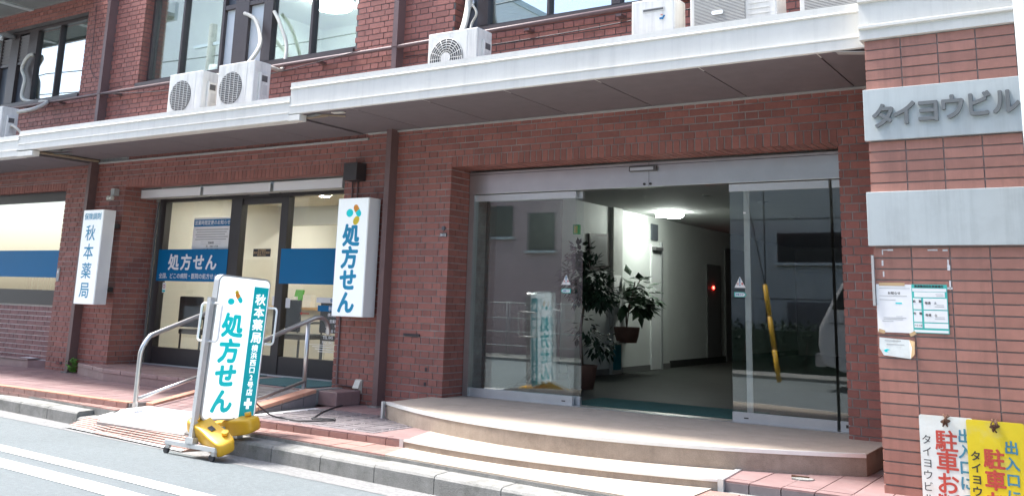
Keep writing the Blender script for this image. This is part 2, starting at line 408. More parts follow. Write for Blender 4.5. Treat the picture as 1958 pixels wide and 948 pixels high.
# pavers right of the entrance steps
terr2 = thing('side_pavement', None, None, (-1.8, 6.6, 0), kind='structure')
bx('pavement_bed', 'grout', terr2, -2.385, -.5, 6.32, 7.6, -.1, .182)
tiles(terr2, -2.38, -.6, 6.40, 7.3, .212, .56, .19, 'tile_mauve', .008)
tiles(terr2, -2.38, -.6, 6.30, 6.395, .212, .10, .192, 'tile_mauve', .008)
x = -2.38
while x < -.6: bx('riser_tile', 'tile_dark', terr2, x, x+.204, 6.3, 6.325, .10, .178); x += .212
b = B()                                                     # cement patch on the pavers
pp = [(-1.93+.07*math.cos(a)*random.uniform(.6, 1.3), 6.70+.05*math.sin(a)*random.uniform(.6, 1.4)) for a in [k*.52 for k in range(12)]]
b.prism(pp, .188, .199); b.obj('cement_patch', 'concrete', terr2)
bx('pipe_stub', 'rust', terr2, -2.02, -1.90, 6.735, 6.75, .19, .207)

# ------------------------------------------------------------------ entrance landing and steps
land = thing('entrance_steps', 'tan curved entrance steps with bright metal nosings below the glass doors', 'steps', (-3.8, 7.3, .19))
def arc(x0, y0, x1, y1, bulge, n=20):
    return [(x0+(x1-x0)*t, y0+(y1-y0)*t-bulge*4*t*(1-t)) for t in [k/n for k in range(n+1)]]
front = arc(-6.03, 7.176, -1.61, 7.134, .66, 28)
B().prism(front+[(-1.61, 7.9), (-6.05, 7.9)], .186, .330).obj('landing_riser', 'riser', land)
ins = [(x_, y_+.0) for x_, y_ in front]
B().prism([(x_, y_+.004) for x_, y_ in front]+[(-1.612, 7.899), (-1.9, 7.899), (-1.9, 8.30), (-5.9, 8.30), (-5.9, 7.899), (-6.048, 7.899)], .3305, .338).obj('landing_top', 'landing', land)
def nosing(path, z, name='nosing', wd=.032, th=.022):
    s = B(); n = len(path); V = []
    for i, (x_, y_) in enumerate(path):
        a = Vector(path[max(i-1, 0)]); c = Vector(path[min(i+1, n-1)]); d = (c-a).normalized(); nn = Vector((d.y, -d.x))
        o_ = Vector((x_, y_)) + nn*.006; i_ = Vector((x_, y_)) - nn*wd
        V += [(i_.x, i_.y, z+.0045), (o_.x, o_.y, z+.0045), (o_.x, o_.y, z-th), (i_.x, i_.y, z-th)]
    s.add(V, [(4*i+k, 4*i+(k+1) % 4, 4*i+4+(k+1) % 4, 4*i+4+k) for i in range(n-1) for k in range(4)]+[(3, 2, 1, 0), tuple(4*(n-1)+k for k in range(4))])
    return s.obj(name, 'nosing', land)
nosing(front, .338)
# middle step
f2 = arc(-4.99, 6.185, -2.375, 6.275, .16, 14)
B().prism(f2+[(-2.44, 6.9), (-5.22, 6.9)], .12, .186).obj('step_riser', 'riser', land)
B().prism([(x_, y_+.003) for x_, y_ in f2]+[(-2.442, 6.98), (-5.215, 6.93)], .1865, .1925).obj('step_tread', 'landing', land)
nosing(f2, .1925, wd=.016, th=.012)
B().prism([(-2.375, 6.27), (-2.335, 6.27), (-2.40, 7.0), (-2.44, 7.0)], .12, .20).obj('edge_strip', 'alu', land)
bx('edge_strip', 'alu', land, -5.035, -4.995, 6.178, 6.186, .133, .194)
bx('edge_strip', 'alu', land, -6.055, -6.032, 7.13, 7.165, .19, .345)
# lowest tread on the kerb strip
P = [-4.87+(-2.41+4.87)*k/10 for k in range(11)]
B().prism([(p, strip_front(p)) for p in P]+[(-2.41, 6.26), (-4.98, 6.19)], -.1, .124).obj('tread_bed', 'concrete', land)
B().prism([(p, strip_front(p)+.004) for p in P]+[(-2.412, 6.26), (-4.975, 6.19)], .1245, .137).obj('step_tread', 'landing', land)

# ------------------------------------------------------------------ pharmacy landing, ramp, plate
pl = thing('shop_landing', 'low mauve tiled landing with a chamfered front before the shop door', 'landing', (-10, 7.7, .19))
pf = [(-11.99, 7.78), (-11.75, 7.70), (-10.93, 7.45), (-9.75, 7.38), (-8.52, 7.32)]
B().prism(pf+[(-8.52, 7.41), (-7.28, 7.41), (-7.28, 7.9), (-7.45, 7.9), (-7.45, 8.47), (-11.54, 8.47), (-11.54, 7.9), (-11.99, 7.9)], .1, .318).obj('landing_base', 'tile_mauve', pl)
def plclip(x, y):
    if y > 7.9: return -11.53 < x < -7.46
    for (a, b_), (c, d) in zip(pf, pf[1:]):
        if a <= x <= c: return y > b_+(d-b_)*(x-a)/(c-a)+.09
    return x > -8.5 and y > 7.52
tiles(pl, -11.98, -7.30, 7.28, 8.46, .22, .22, .331, 'tile_mauve', .006, plclip)
for (a, c) in zip(pf, pf[1:]):                              # bull-nose edging, piece by piece
    Lg = math.dist(a, c); k = max(1, round(Lg/.42))
    for i in range(k):
        p = [a[0]+(c[0]-a[0])*(i+e)/k for e in (0.01, .985)]; q = [a[1]+(c[1]-a[1])*(i+e)/k for e in (0.01, .985)]
        B().prism([(p[0], q[0]-.008), (p[1], q[1]-.008), (p[1], q[1]+.10), (p[0], q[0]+.10)], .285, .334).obj('edge_tile', 'tile_mauve', pl, bevel=.006)
bx('grout_line', 'grout_white', pl, -11.6, -7.4, 8.40, 8.47, .3, .336)
ramp = thing('access_ramp', 'tiled access ramp with orange edging between the two handrails', 'ramp', (-7.9, 6.6, .1))
def slope(y): return .137+(y-6.15)/(7.42-6.15)*(.334-.137)
s = B(); s.profx([(5.78, -.1), (5.78, .055), (6.15, .133), (7.42, .328), (7.42, -.1)], -8.50, -7.2); s.obj('ramp_body', 'grout', ramp)
# concrete apron at the foot of the ramp
s = B(); s.add([(-8.80, 5.93, .052), (-8.62, 6.14, .135), (-8.45, 6.32, .166), (-7.0, 6.32, .166), (-6.98, 6.1, .130), (-6.9, 5.78, .05), (-8.80, 5.93, -.1), (-8.62, 6.14, -.1), (-8.45, 6.32, -.1), (-7.0, 6.32, -.1), (-6.98, 6.1, -.1), (-6.9, 5.78, -.1)],
      [(0, 5, 4, 1), (1, 4, 3, 2), (0, 6, 11, 5), (0, 1, 7, 6), (1, 2, 8, 7), (4, 5, 11, 10), (3, 4, 10, 9)]); s.obj('concrete_apron', 'concrete_light', ramp)
y = 6.33
while y < 7.38:
    xk = -8.40
    while xk < -7.36:
        x2 = min(xk+.21, -7.35)
        B().add([(xk, y, slope(y)+.002), (x2-.008, y, slope(y)+.002), (x2-.008, y+.10, slope(y+.10)+.002), (xk, y+.10, slope(y+.10)+.002)] +
                [(xk, y, slope(y)-.01), (x2-.008, y, slope(y)-.01), (x2-.008, y+.10, slope(y+.10)-.01), (xk, y+.10, slope(y+.10)-.01)],
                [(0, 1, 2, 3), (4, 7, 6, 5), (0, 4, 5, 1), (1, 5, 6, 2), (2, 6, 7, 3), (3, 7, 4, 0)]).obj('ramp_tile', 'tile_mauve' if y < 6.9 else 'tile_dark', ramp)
        xk += .21
    y += .108
for (x0, x1) in ((-7.34, -7.185), (-8.53, -8.41)):
    y = 6.34
    while y < 7.40:
        y2 = min(y+.30, 7.42)-.008
        B().add([(xx, yy, slope(yy)+dz) for yy in (y, y2) for dz in (-.012, .026) for xx in (x0, x1)], [(0, 1, 3, 2), (4, 6, 7, 5), (0, 2, 6, 4), (1, 5, 7, 3), (2, 3, 7, 6), (0, 4, 5, 1)]).obj('edge_tile', 'tile_orange', ramp, bevel=.008)
        if x0 > -8:
            B().add([(-7.188, y, .185), (-7.188, y2, .185), (-7.188, y2, slope(y2)-.02), (-7.188, y, slope(y)-.02), (-7.205, y, .185), (-7.205, y2, .185), (-7.205, y2, slope(y2)-.02), (-7.205, y, slope(y)-.02)],
                    [(0, 1, 2, 3), (7, 6, 5, 4), (0, 4, 5, 1), (1, 5, 6, 2), (2, 6, 7, 3), (3, 7, 4, 0)]).obj('side_tile', 'tile_dark', ramp)
        y += .30
bx('end_stone', 'tile_mauve', ramp, -7.25, -6.98, 7.50, 7.87, .19, .335, bevel=.012)
bx('end_stone', 'concrete', ramp, -7.33, -7.24, 7.43, 7.87, .19, .345, bevel=.01)
# ribbed iron plate on the road
tp = thing('ramp_plate', 'rust brown ribbed kerb plate lying on the road before the ramp', 'plate', (-7.8, 5.65, 0))
y_f = lambda x: kerb_y(x)-.26
s = B(); s.add([(-8.85, y_f(-8.85)+.06, -.018), (-6.85, y_f(-6.85), -.018), (-6.85, kerb_y(-6.85)+.03, .058), (-8.85, kerb_y(-8.85)+.03, .058), (-8.85, kerb_y(-8.85)+.03, -.05), (-6.85, kerb_y(-6.85)+.03, -.05)],
      [(0, 1, 2, 3), (0, 3, 4), (1, 5, 2), (2, 5, 4, 3), (0, 4, 5, 1)]); s.obj('sheet', 'plate_rust', tp)
for i in range(6):
    xa = -8.85+2.0*i/6; xb = -8.85+2.0*(i+1)/6-.012
    for j in range(7):
        t0, t1 = j/7+.03, (j+1)/7-.05
        def pt(x, t): ya, yb = y_f(x)+.06*(x < -8.5), kerb_y(x)+.03; return (x, ya+(yb-ya)*t, -.018+.076*t+.006)
        B().add([pt(xa, t0), pt(xb, t0), pt(xb, t1), pt(xa, t1)]+[(p[0], p[1], p[2]-.006) for p in (pt(xa, t0), pt(xb, t0), pt(xb, t1), pt(xa, t1))], [(0, 1, 2, 3), (0, 4, 5, 1), (1, 5, 6, 2), (2, 6, 7, 3), (3, 7, 4, 0)]).obj('rib', 'plate_rust', tp)
s = B(); s.add([(-8.86, y_f(-8.85)+.04, -.012), (-6.84, y_f(-6.85)-.025, -.012), (-6.84, y_f(-6.85)+.008, -.004), (-8.86, y_f(-8.85)+.075, -.004)], [(0, 1, 2, 3)]); s.obj('front_lip', 'nosing', tp)
# left step / ledge under the far-left window
lg = thing('window_step', 'mauve stone step under the left shop window', 'step', (-14, 8, .19))
bx('step_body', 'tile_mauve', lg, -16, -13.31, 7.85, 8.2, .15, .285, bevel=.006)
B().prism([(-13.31, 7.85), (-12.97, 8.03), (-12.97, 8.2), (-13.31, 8.2)], .15, .285).obj('step_end', 'tile_mauve', lg)
xk = -15.9
while xk < -13.3: bx('edge_tile', 'tile_mauve', lg, xk, min(xk+.40, -13.3)-.008, 7.835, 7.95, .286, .312, bevel=.005); xk += .40
bx('paper_scrap', 'paper', lg, -13.62, -13.34, 7.90, 8.02, .3125, .3135)

# ------------------------------------------------------------------ brick walls
def facing(cx, cy, cz, axis):
    d = Vector((cx, cy, cz-CAM_Z)); L_ = d.length; return abs(d[axis])/L_/L_**2
class Wall:
    def __init__(s): s.b = []
    def course(s, u0, u1, z0, z1, zref, uref, holes, put, gap=.0105, minw=.028):
        """English bond: stretcher courses start at zref + .14 k"""
        k = math.floor((z0-zref)/.07)
        while zref+k*.07 < z1-.012:
            za, zb = max(zref+k*.07, z0), min(zref+k*.07+.07-gap, z1)
            if zb-za > .018:
                pitch = .235 if k % 2 == 0 else .1175; off = 0 if k % 2 == 0 else .0588
                i = math.floor((u0-uref-off)/pitch)
                while uref+off+i*pitch < u1:
                    a, c = max(uref+off+i*pitch, u0), min(uref+off+(i+1)*pitch-gap, u1)
                    segs = [(a, c, za, zb)]
                    for (h0, h1, hz0, hz1) in holes:
                        nx = []
                        for (p, q, r_, t_) in segs:
                            if q <= h0 or p >= h1 or t_ <= hz0 or r_ >= hz1: nx.append((p, q, r_, t_)); continue
                            if r_ < hz0 and hz0-r_ > .02: nx.append((p, q, r_, hz0)); 
                            if t_ > hz1 and t_-hz1 > .02: nx.append((p, q, hz1, t_))
                            r2, t2 = max(r_, hz0), min(t_, hz1)
                            if p < h0: nx.append((p, h0, r2, t2))
                            if q > h1: nx.append((h1, q, r2, t2))
                        segs = nx
                    for (p, q, r_, t_) in segs:
                        if q-p > minw: put(p, q, r_, t_)
                    i += 1
            k += 1
    def facade(s, y, m): 
        def put(p, q, r_, t_): s.b.append((((p+q)/2, y+.01+random.uniform(-.0015, .0012), (r_+t_)/2), (round(q-p, 3), .02, round(t_-r_, 3)), m, 1))
        return put
    def jamb(s, x, m):
        def put(p, q, r_, t_): s.b.append(((x-.01+random.uniform(-.0012, .0015), (p+q)/2, (r_+t_)/2), (.02, round(q-p, 3), round(t_-r_, 3)), m, 0))
        return put
    def build(s, parent, limit=300, name='brick'):
        sc_ = sorted(s.b, key=lambda e: -e[1][0 if e[3] != 0 else 1]*(e[1][2] if e[3] != 2 else e[1][1])*facing(*e[0], e[3]))
        cache = {}; rest = {}
        for i, (c, d, m, ax) in enumerate(sc_):
            if i < limit:
                if (d, m) not in cache:
                    me = B().box(-d[0]/2, d[0]/2, -d[1]/2, d[1]/2, -d[2]/2, d[2]/2).mesh(name); me.materials.append(MATS[m]); cache[(d, m)] = me
                o = bpy.data.objects.new(name, cache[(d, m)]); COL.objects.link(o); o.location = c; attach(o, parent)
            else:
                rest.setdefault(m, B()).box(c[0]-d[0]/2, c[0]+d[0]/2, c[1]-d[1]/2, c[1]+d[1]/2, c[2]-d[2]/2, c[2]+d[2]/2)
        for m, bb in rest.items(): tag(bb.obj('far_brickwork', m, parent), kind='stuff')

ZR, UR = .372, -6.272
gw = thing('ground_floor_wall', 'red brick ground floor wall around the shop front and the glass entrance', 'wall', (-7, 7.9, .19))
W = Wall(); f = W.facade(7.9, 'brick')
SH, EH = 2.722, 2.702                                      # heads of the shop opening and the entrance
W.course(-12.96, -11.55, .19, 3.12, ZR, UR+.03, [], f)
W.course(-11.55, -7.437, 2.84, 3.15, ZR, UR, [], f)
W.course(-7.437, -5.913, .19, 3.15, ZR, UR, [(-6.735, -6.665, 0, 4)], f)
W.course(-5.913, -1.905, 2.822, 3.15, ZR, UR, [], f)
W.course(-1.905, -1.2, .338, 3.15, ZR, UR, [], f)
W.course(-17, -12.96, 2.86, 3.10, ZR, UR, [], f)
def soldiers(x0, x1, z0, ydeep):
    n = round((x1-x0)/.07); p = (x1-x0)/n
    for i in range(n):
        xa = x0+i*p
        W.b.append(((xa+p/2, 7.91+random.uniform(-.0015, .001), z0+.056), (round(p-.012, 3), .02, .112), 'brick', 1))
        yy = 7.924
        while yy < ydeep-.03:
            y2 = min(yy+.19, ydeep)
            W.b.append(((xa+p/2, (yy+y2)/2, z0+.011), (round(p-.012, 3), round(y2-yy-.009, 3), .02), 'brick', 2)); yy += .19
soldiers(-5.913, -1.905, EH, 8.24)
soldiers(-11.55, -7.437, SH, 8.14)
soldiers(-17, -12.96, 2.735, 8.0)
j = W.jamb(-5.913, 'brick'); W.course(7.924, 8.25, .338, EH, ZR, 7.85, [], j)
j = W.jamb(-11.55, 'brick'); W.course(7.924, 8.42, .335, SH, ZR, 7.85, [], j)
W.build(gw, 320)
# mortar body behind the bricks
M_ = 'mortar'
def solid(*a): bx('wall_body', M_, gw, *a)
solid(-12.955, -11.557, 7.907, 8.49, .1, 3.3)
solid(-7.43, -5.92, 7.907, 8.6, .1, 3.35)
solid(-1.898, 1.5, 7.907, 8.6, .1, 3.35)
solid(-11.557, -7.43, 7.907, 8.15, SH+.006, 3.3)
solid(-5.92, -1.898, 7.907, 8.25, EH+.006, 3.35)
solid(-18, -12.955, 7.907, 8.02, 2.742, 3.2)
W = Wall(); f = W.facade(8.03, 'brick_mauve'); W.course(-16.2, -12.96, .30, 1.06, ZR-.02, UR, [], f); 
lw = thing('window_apron_wall', 'mauve brick wall with white joints under the left shop window', 'wall', (-14, 8.03, .2)); W.build(lw, 300)
bx('wall_body', 'grout_white', lw, -17, -12.94, 8.036, 8.3, .1, 1.07)
# small wall fittings that belong to the wall
bx('vent_slot', 'ink_black', gw, -6.45, -6.23, 7.888, 7.899, .93, .955)
bx('missing_chip', 'ink_black', gw, -6.145, -6.12, 7.895, 7.899, .585, .625)
bx('missing_chip', 'ink_black', gw, -6.15, -6.125, 7.895, 7.899, .44, .475)
bx('wall_bead', 'trim_grey', gw, -7.1, -1.3, 7.87, 7.9, 3.135, 3.152)
bx('wall_bead', 'trim_grey', gw, -12.2, -7.1, 7.87, 7.9, 3.075, 3.098)

uw = thing('upper_wall', 'red brick upper wall between the first floor windows', 'wall', (-8, 7.9, 3.4))
ZU, UU = 4.548, -7.206
HOLES = [(-17.5, -12.95, 4.165, 5.482), (-11.545, -7.42, 4.178, 5.6), (-5.958, -2.3, 4.178, 5.6), (-6.735, -6.665, 3, 6), (-12.29, -12.22, 3, 6)]
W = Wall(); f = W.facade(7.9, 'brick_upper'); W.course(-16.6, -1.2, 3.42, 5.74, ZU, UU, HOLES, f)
j = W.jamb(-11.545, 'brick_upper'); W.course(7.924, 8.08, 4.18, 5.6, ZU, 7.85, [], j)
j = W.jamb(-5.958, 'brick_upper'); W.course(7.924, 8.08, 4.18, 5.6, ZU, 7.85, [], j)
W.build(uw, 320)
for (a, c, z0, z1) in ((-18, -1.2, 3.4, 4.16), (-18, -12.955, 5.49, 5.8), (-12.945, -11.552, 4.16, 6.2), (-7.414, -5.965, 4.16, 6.2), (-2.3, 1.5, 4.16, 6.2), (-11.552, -7.414, 5.61, 6.2), (-5.965, -2.3, 5.61, 6.2)):
    bx('wall_body', 'mortar_dark', uw, a, c, 7.907, 8.25, z0, z1)

# ------------------------------------------------------------------ tiled pillar with the building's name
pi = thing('brick_pillar', 'orange tiled pillar in stack bond carrying the building name', 'pillar', (-.4, 6.8, 0))
W = Wall(); PZ, PX_ = 2.393, -1.146
z = PZ-.0715*34
while z < 3.17:
    xk = -1.385; first = True
    while xk < 1.0:
        x2 = PX_ if first else xk+.232
        za, zb = z, min(z+.0615, 3.185)
        if not (za > 2.47 and zb < 2.815) and not (za > 1.76 and zb < 2.105):
            W.b.append((((xk+x2-.008)/2, 6.61+random.uniform(-.001, .001), (za+zb)/2), (round(x2-.008-xk, 3), .02, round(zb-za, 4)), 'tile_pillar', 1))
        xk = x2; first = False
    z += .0715
z = PZ-.0715*34
while z < 3.17:                                            # return face
    for (a, c) in ((6.624, 6.85), (6.858, 7.085), (7.093, 7.32), (7.328, 7.55), (7.56, 7.79)):
        W.b.append(((-1.375, (a+c)/2, z+.03), (.02, round(c-a, 3), .0615), 'tile_pillar', 0))
    z += .0715
W.build(pi, 260, 'wall_tile')
bx('pillar_core', 'mortar_pillar', pi, -1.378, 1.2, 6.609, 7.9, 0, 3.2)
np_ = bx('name_plate', 'plaque', pi, -1.405, .9, 6.572, 6.6, 2.462, 2.820, bevel=.004)
bx('blank_plate', 'plaque', pi, -1.412, .9, 6.572, 6.6, 1.752, 2.112, bevel=.004)
for i, ch in enumerate('タイヨウビル'):
    px = (-1.277, -1.140, -.992, -.842, -.681, -.530)[i]
    lettering('letter', [(ch, px, (2.615, 2.625, 2.630, 2.640, 2.645, 2.650)[i]+.008, .178, .93)], 'letter_grey', np_, 6.571, bold=.028, extrude=.022)
bx('rail_trim', 'trim_grey', pi, -1.40, -1.384, 6.58, 6.62, 1.36, 1.69)
# traces of old glue where a notice hung
for (x0, x1, z0, z1) in ((-1.335, -1.325, 1.55, 1.73), (-.937, -.925, 1.56, 1.73), (-1.33, -1.16, 1.722, 1.729), (-1.05, -.93, 1.720, 1.729), (-.95, -.915, 1.475, 1.485), (-.932, -.924, 1.48, 1.53)):
    n = max(1, int(max(x1-x0, z1-z0)/.03))
    for i in range(n):
        if random.random() < .75:
            q = [x0+(x1-x0)*i/n, x0+(x1-x0)*(i+1)/n, z0+(z1-z0)*i/n, z0+(z1-z0)*(i+1)/n] if n > 1 else [x0, x1, z0, z1]
            if x1-x0 < z1-z0: q[0], q[1] = x0+random.uniform(-.004, .003), x1+random.uniform(-.003, .004)
            else: q[2], q[3] = z0+random.uniform(-.004, .002), z1+random.uniform(-.002, .004)
            bx('glue_trace', 'grout_white', pi, q[0], q[1], 6.5975, 6.5995, q[2], q[3])
# ------------------------------------------------------------------ canopies
def fascia_prof(y, z0, z1):
    h = z1-z0; a = z0+.085; t = z1-.06
    return [(y+.02, z0), (y, z0+.006), (y, a-.008), (y-.007, a-.004), (y-.007, a+.006), (y+.006, a+.011), (y+.006, t-.012), (y-.007, t-.008), (y-.007, t), (y, t+.006), (y, z1), (y+.14, z1), (y+.14, z0)]
def canopy(name, label, x0, x1, z0, z1, seam0, soff, y=6.7, lipx=None):
    t = thing(name, label, 'canopy', ((x0+x1)/2, 7.3, z0))
    B().profx(fascia_prof(y, z0, z1), x0, x1).obj('fascia', 'fascia', t)
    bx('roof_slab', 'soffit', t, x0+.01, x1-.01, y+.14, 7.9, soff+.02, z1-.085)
    x = seam0
    while x > x0: x -= .915
    xs_ = []
    while x < x1: xs_.append(x); x += .915
    for a in xs_:
        p, q = max(a, x0)+.006, min(a+.915, x1)-.006
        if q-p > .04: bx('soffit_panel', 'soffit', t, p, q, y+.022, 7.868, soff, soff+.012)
    return t
c1 = canopy('main_canopy', 'long white canopy over the glass entrance, mauve soffit panels underneath', -7.157, -1.39, 3.156, 3.495, -1.743, 3.154)
c2 = canopy('shop_canopy', 'white canopy over the shop front, set lower than the entrance canopy', -12.24, -7.16, 3.092, 3.356, -7.9, 3.138)
c3 = canopy('corner_canopy', 'lowest white canopy section at the left edge of the photo', -18, -12.245, 3.018, 3.308, -12.6, 3.07)
# lips that run on under the next section, and the broken soffit edge beside them
B().profx([(6.72, 3.085), (6.70, 3.09), (6.70, 3.15), (6.80, 3.152), (6.80, 3.085)], -7.16, -7.0).obj('lip', 'fascia', c2)
bx('torn_batten', 'timber_old', c1, -7.08, -6.78, 6.85, 6.89, 3.137, 3.150)
B().box(-.16, .16, -.012, .012, -.006, .006, Matrix.Translation((-6.72, 6.87, 3.140)) @ Matrix.Rotation(.35, 4, 'Z') @ Matrix.Rotation(.06, 4, 'Y')).obj('torn_batten', 'timber_old', c1)
B().box(-.12, .12, -.03, .03, -.004, .004, Matrix.Translation((-6.9, 6.80, 3.143)) @ Matrix.Rotation(-.3, 4, 'Z')).obj('torn_sheet', 'eave_grey', c1)
B().box(-.07, .07, -.03, .03, -.004, .004, Matrix.Translation((-6.56, 6.81, 3.146)) @ Matrix.Rotation(.2, 4, 'Z')).obj('torn_sheet', 'fascia', c1)
B().profx([(6.72, 3.012), (6.70, 3.016), (6.70, 3.08), (6.80, 3.085), (6.80, 3.012)], -12.245, -11.88).obj('lip', 'fascia', c3)
for (xx, yy, rz) in ((-12.0, 6.95, .3), (-11.75, 7.05, -.2), (-12.1, 7.2, .1)):
    B().box(-.25, .25, -.02, .02, -.006, .006, Matrix.Translation((xx, yy, 3.12)) @ Matrix.Rotation(rz, 4, 'Z') @ Matrix.Rotation(.05, 4, 'Y')).obj('torn_batten', 'eave_grey', c2)
B().profx([(7.0, 3.10), (7.0, 3.125), (7.86, 3.125), (7.86, 3.10)], -12.24, -12.18).obj('torn_batten', 'timber_old', c2)
c4 = thing('pillar_cornice', 'grey white cornice band on top of the tiled pillar', 'cornice', (-.4, 6.6, 3.18))
B().profx([(6.60, 3.176), (6.575, 3.18), (6.575, 3.25), (6.555, 3.256), (6.555, 3.275), (6.578, 3.285), (6.578, 3.445), (6.556, 3.45), (6.556, 3.47), (6.572, 3.476), (6.572, 3.56), (7.9, 3.56), (7.9, 3.176)], -1.412, 1.2).obj('cornice_body', 'fascia', c4)
# torn membrane where canopy and pillar meet
B().box(-.16, .16, -.09, .0, -.002, .002, Matrix.Translation((-1.56, 6.80, 3.150)) @ Matrix.Rotation(.12, 4, 'Y')).obj('loose_membrane', 'trim_grey', c1)
# eave above the far-left window
ev = thing('upper_eave', 'dark grey eave above the upper left window', 'eave', (-15, 7.4, 5.75))
bx('eave_soffit', 'eave_grey', ev, -22, -12.75, 6.9, 7.9, 5.75, 5.80)
bx('eave_fascia', 'plaque', ev, -22, -12.75, 6.84, 6.9, 5.70, 6.0)
bx('eave_rib', 'plaque', ev, -14.62, -14.5, 6.9, 7.9, 5.72, 5.752)
bx('eave_rib', 'plaque', ev, -16.2, -16.08, 6.9, 7.9, 5.72, 5.752)

# ------------------------------------------------------------------ pipes on the facade
def downpipe(x0, x1, label, base):
    t = thing('downpipe', label, 'pipe', ((x0+x1)/2, 7.84, base), group='square downpipes on the facade')
    bx('lower_length', 'pipe_brown', t, x0, x1, 7.775, 7.905, base, 3.4)
    bx('upper_length', 'pipe_brown', t, x0, x1, 7.775, 7.905, 3.4, 6.2)
    for z in (1.05, 2.27, 4.10): bx('bracket', 'pipe_brown', t, x0-.006, x1+.006, 7.769, 7.9, z, z+.03)
    bx('pipe_foot', 'concrete', t, x0-.03, x1+.03, 7.74, 7.9, base-.01, base+.012)
downpipe(-6.735, -6.665, 'brown square downpipe between the entrance and the shop front', .19)
downpipe(-12.29, -12.22, 'brown square downpipe left of the shop front, behind the lightbox sign', .19)
hp = thing('conduit_pipe', 'dark round pipe running level below the upper windows', 'pipe', (-8, 7.8, 4.1))
B().tube([(-14.9, 7.8, 4.09), (-12.3, 7.8, 4.095), (-6.7, 7.8, 4.10), (-2.2, 7.8, 4.15)], .024, 10).obj('pipe_run', 'pipe_brown', hp)
for x in (-14.2, -13.3, -11.9, -10.4, -9.2, -7.9, -4.95, -3.9, -2.9): bx('clip', 'pipe_brown', hp, x-.03, x+.03, 7.80, 7.9, 4.06, 4.085)
for (nm, lab, pts, r_) in (('wire', 'thin black wire sagging below the level pipe on the upper wall', [(-12.2+(5.0)*t, 7.76, 4.085-.14*math.sin(math.pi*t)+.03*t) for t in [k/16 for k in range(17)]], .005),
                     ('wire', 'loose black wire hanging down the brick left of the upper downpipe', [(-12.50+.10*t+.05*math.sin(5*t), 7.885, 5.7-1.38*t) for t in [k/14 for k in range(15)]], .0045),
                     ('wire', 'second black wire hanging beside the upper left window', [(-12.74+.03*t, 7.885, 5.55-1.0*t) for t in [k/8 for k in range(9)]]+[(-12.6, 7.88, 4.42), (-12.35, 7.8, 4.33)], .004),
                     ('wire', 'black wire running along the upper wall above the entrance canopy', [(-6.6+4.2*t, 7.86, 3.99-.05*math.sin(math.pi*t)+.1*t) for t in [k/12 for k in range(13)]], .006)):
    o = B().tube(pts, r_, 6).obj(nm, 'cable_black'); tag(o, lab, 'wire')

# ------------------------------------------------------------------ upper windows
def upper_window(label, x0, x1, z0, z1, bars, panes, extra=None):
    t = thing('upper_window', label, 'window', ((x0+x1)/2, 8.05, z0), group='first floor windows')
    f = B(); fw = .055
    bx('sill', 'frame_brown', t, x0-.02, x1+.0, 7.87, 8.13, z0-.03, z0+.022)
    bx('frame', 'frame_brown', t, x0, x1, 8.04, 8.13, z0+.023, z0+.023+fw+.02)
    bx('frame', 'frame_brown', t, x0, x1, 8.04, 8.13, z1-fw, z1)
    for (a, c) in bars: bx('mullion', 'frame_brown', t, a, c, 8.035, 8.135, z0+.1, z1-fw)
    for (a, c, m) in panes: bx('pane', m, t, a, c, 8.085, 8.091, z0+.1, z1-fw)
    return t
u1 = upper_window('upper left window mirroring bright sky, blind behind the top', -17.4, -12.95, 4.165, 5.482, [(-17.4, -17.3), (-15.30, -15.06), (-14.77, -14.53), (-13.905, -13.875), (-13.01, -12.95), (-15.62, -15.58)],
                  [(-17.3, -15.62, 'pane_upper'), (-14.53, -13.905, 'pane_upper'), (-13.875, -13.01, 'pane_upper')])
for (xa, xb) in ((-15.58, -15.30), (-15.06, -14.77)):                   # louvred panels
    bx('panel', 'panel_slate', u1, xa, xb, 8.10, 8.12, 4.25, 5.43)
    for k in range(8): B().box(xa+.01, xb-.01, -.012, .012, -.035, .035, Matrix.Translation((0, 8.075, 4.98+k*.055)) @ Matrix.Rotation(.5, 4, 'X')).obj('louvre_slat', 'louver', u1)
    bx('louvre_frame', 'louver', u1, xa, xb, 8.05, 8.09, 4.91, 4.95)
B().tube([(-15.2, 8.02, 5.40), (-15.2, 7.86, 5.40), (-15.2, 7.80, 5.37), (-15.2, 7.79, 5.30)], .045, 14).obj('vent_elbow', 'alu', u1)
u2 = upper_window('wide upper middle window with a round ceiling lamp glowing inside', -11.545, -7.42, 4.178, 5.6, [(-11.545, -11.50), (-10.86, -10.82), (-10.02, -9.97), (-9.76, -9.49), (-9.20, -9.03), (-8.325, -8.285), (-7.46, -7.42)],
                  [(-11.50, -10.86, 'pane_upper'), (-10.82, -10.02, 'pane_upper'), (-9.03, -8.325, 'pane_upper'), (-8.285, -7.46, 'pane_upper')])
for (xa, xb) in ((-9.97, -9.76), (-9.49, -9.20)):
    bx('blank_panel', 'panel_pale', u2, xa, xb, 8.085, 8.10, 4.28, 5.09)
    bx('transom_bar', 'frame_brown', u2, xa, xb, 8.04, 8.13, 5.09, 5.15)
    bx('dark_panel', 'panel_slate', u2, xa, xb, 8.09, 8.10, 5.15, 5.54)
u3 = upper_window('upper right window with closed blinds above the entrance canopy', -5.958, -2.3, 4.178, 5.6, [(-5.745, -5.61), (-4.855, -4.825), (-4.10, -4.0), (-3.4, -3.37), (-2.36, -2.3)],
                  [(-5.61, -4.855, 'pane_upper'), (-4.825, -4.10, 'pane_upper'), (-4.0, -3.4, 'pane_upper'), (-3.37, -2.36, 'pane_upper')])
bx('dark_panel', 'panel_slate', u3, -5.958, -5.745, 8.085, 8.10, 4.20, 5.55)
B().cyl((-5.86, 8.03, 4.56), .055, .05, 'y', 20).obj('vent_cap', 'alu', u3)
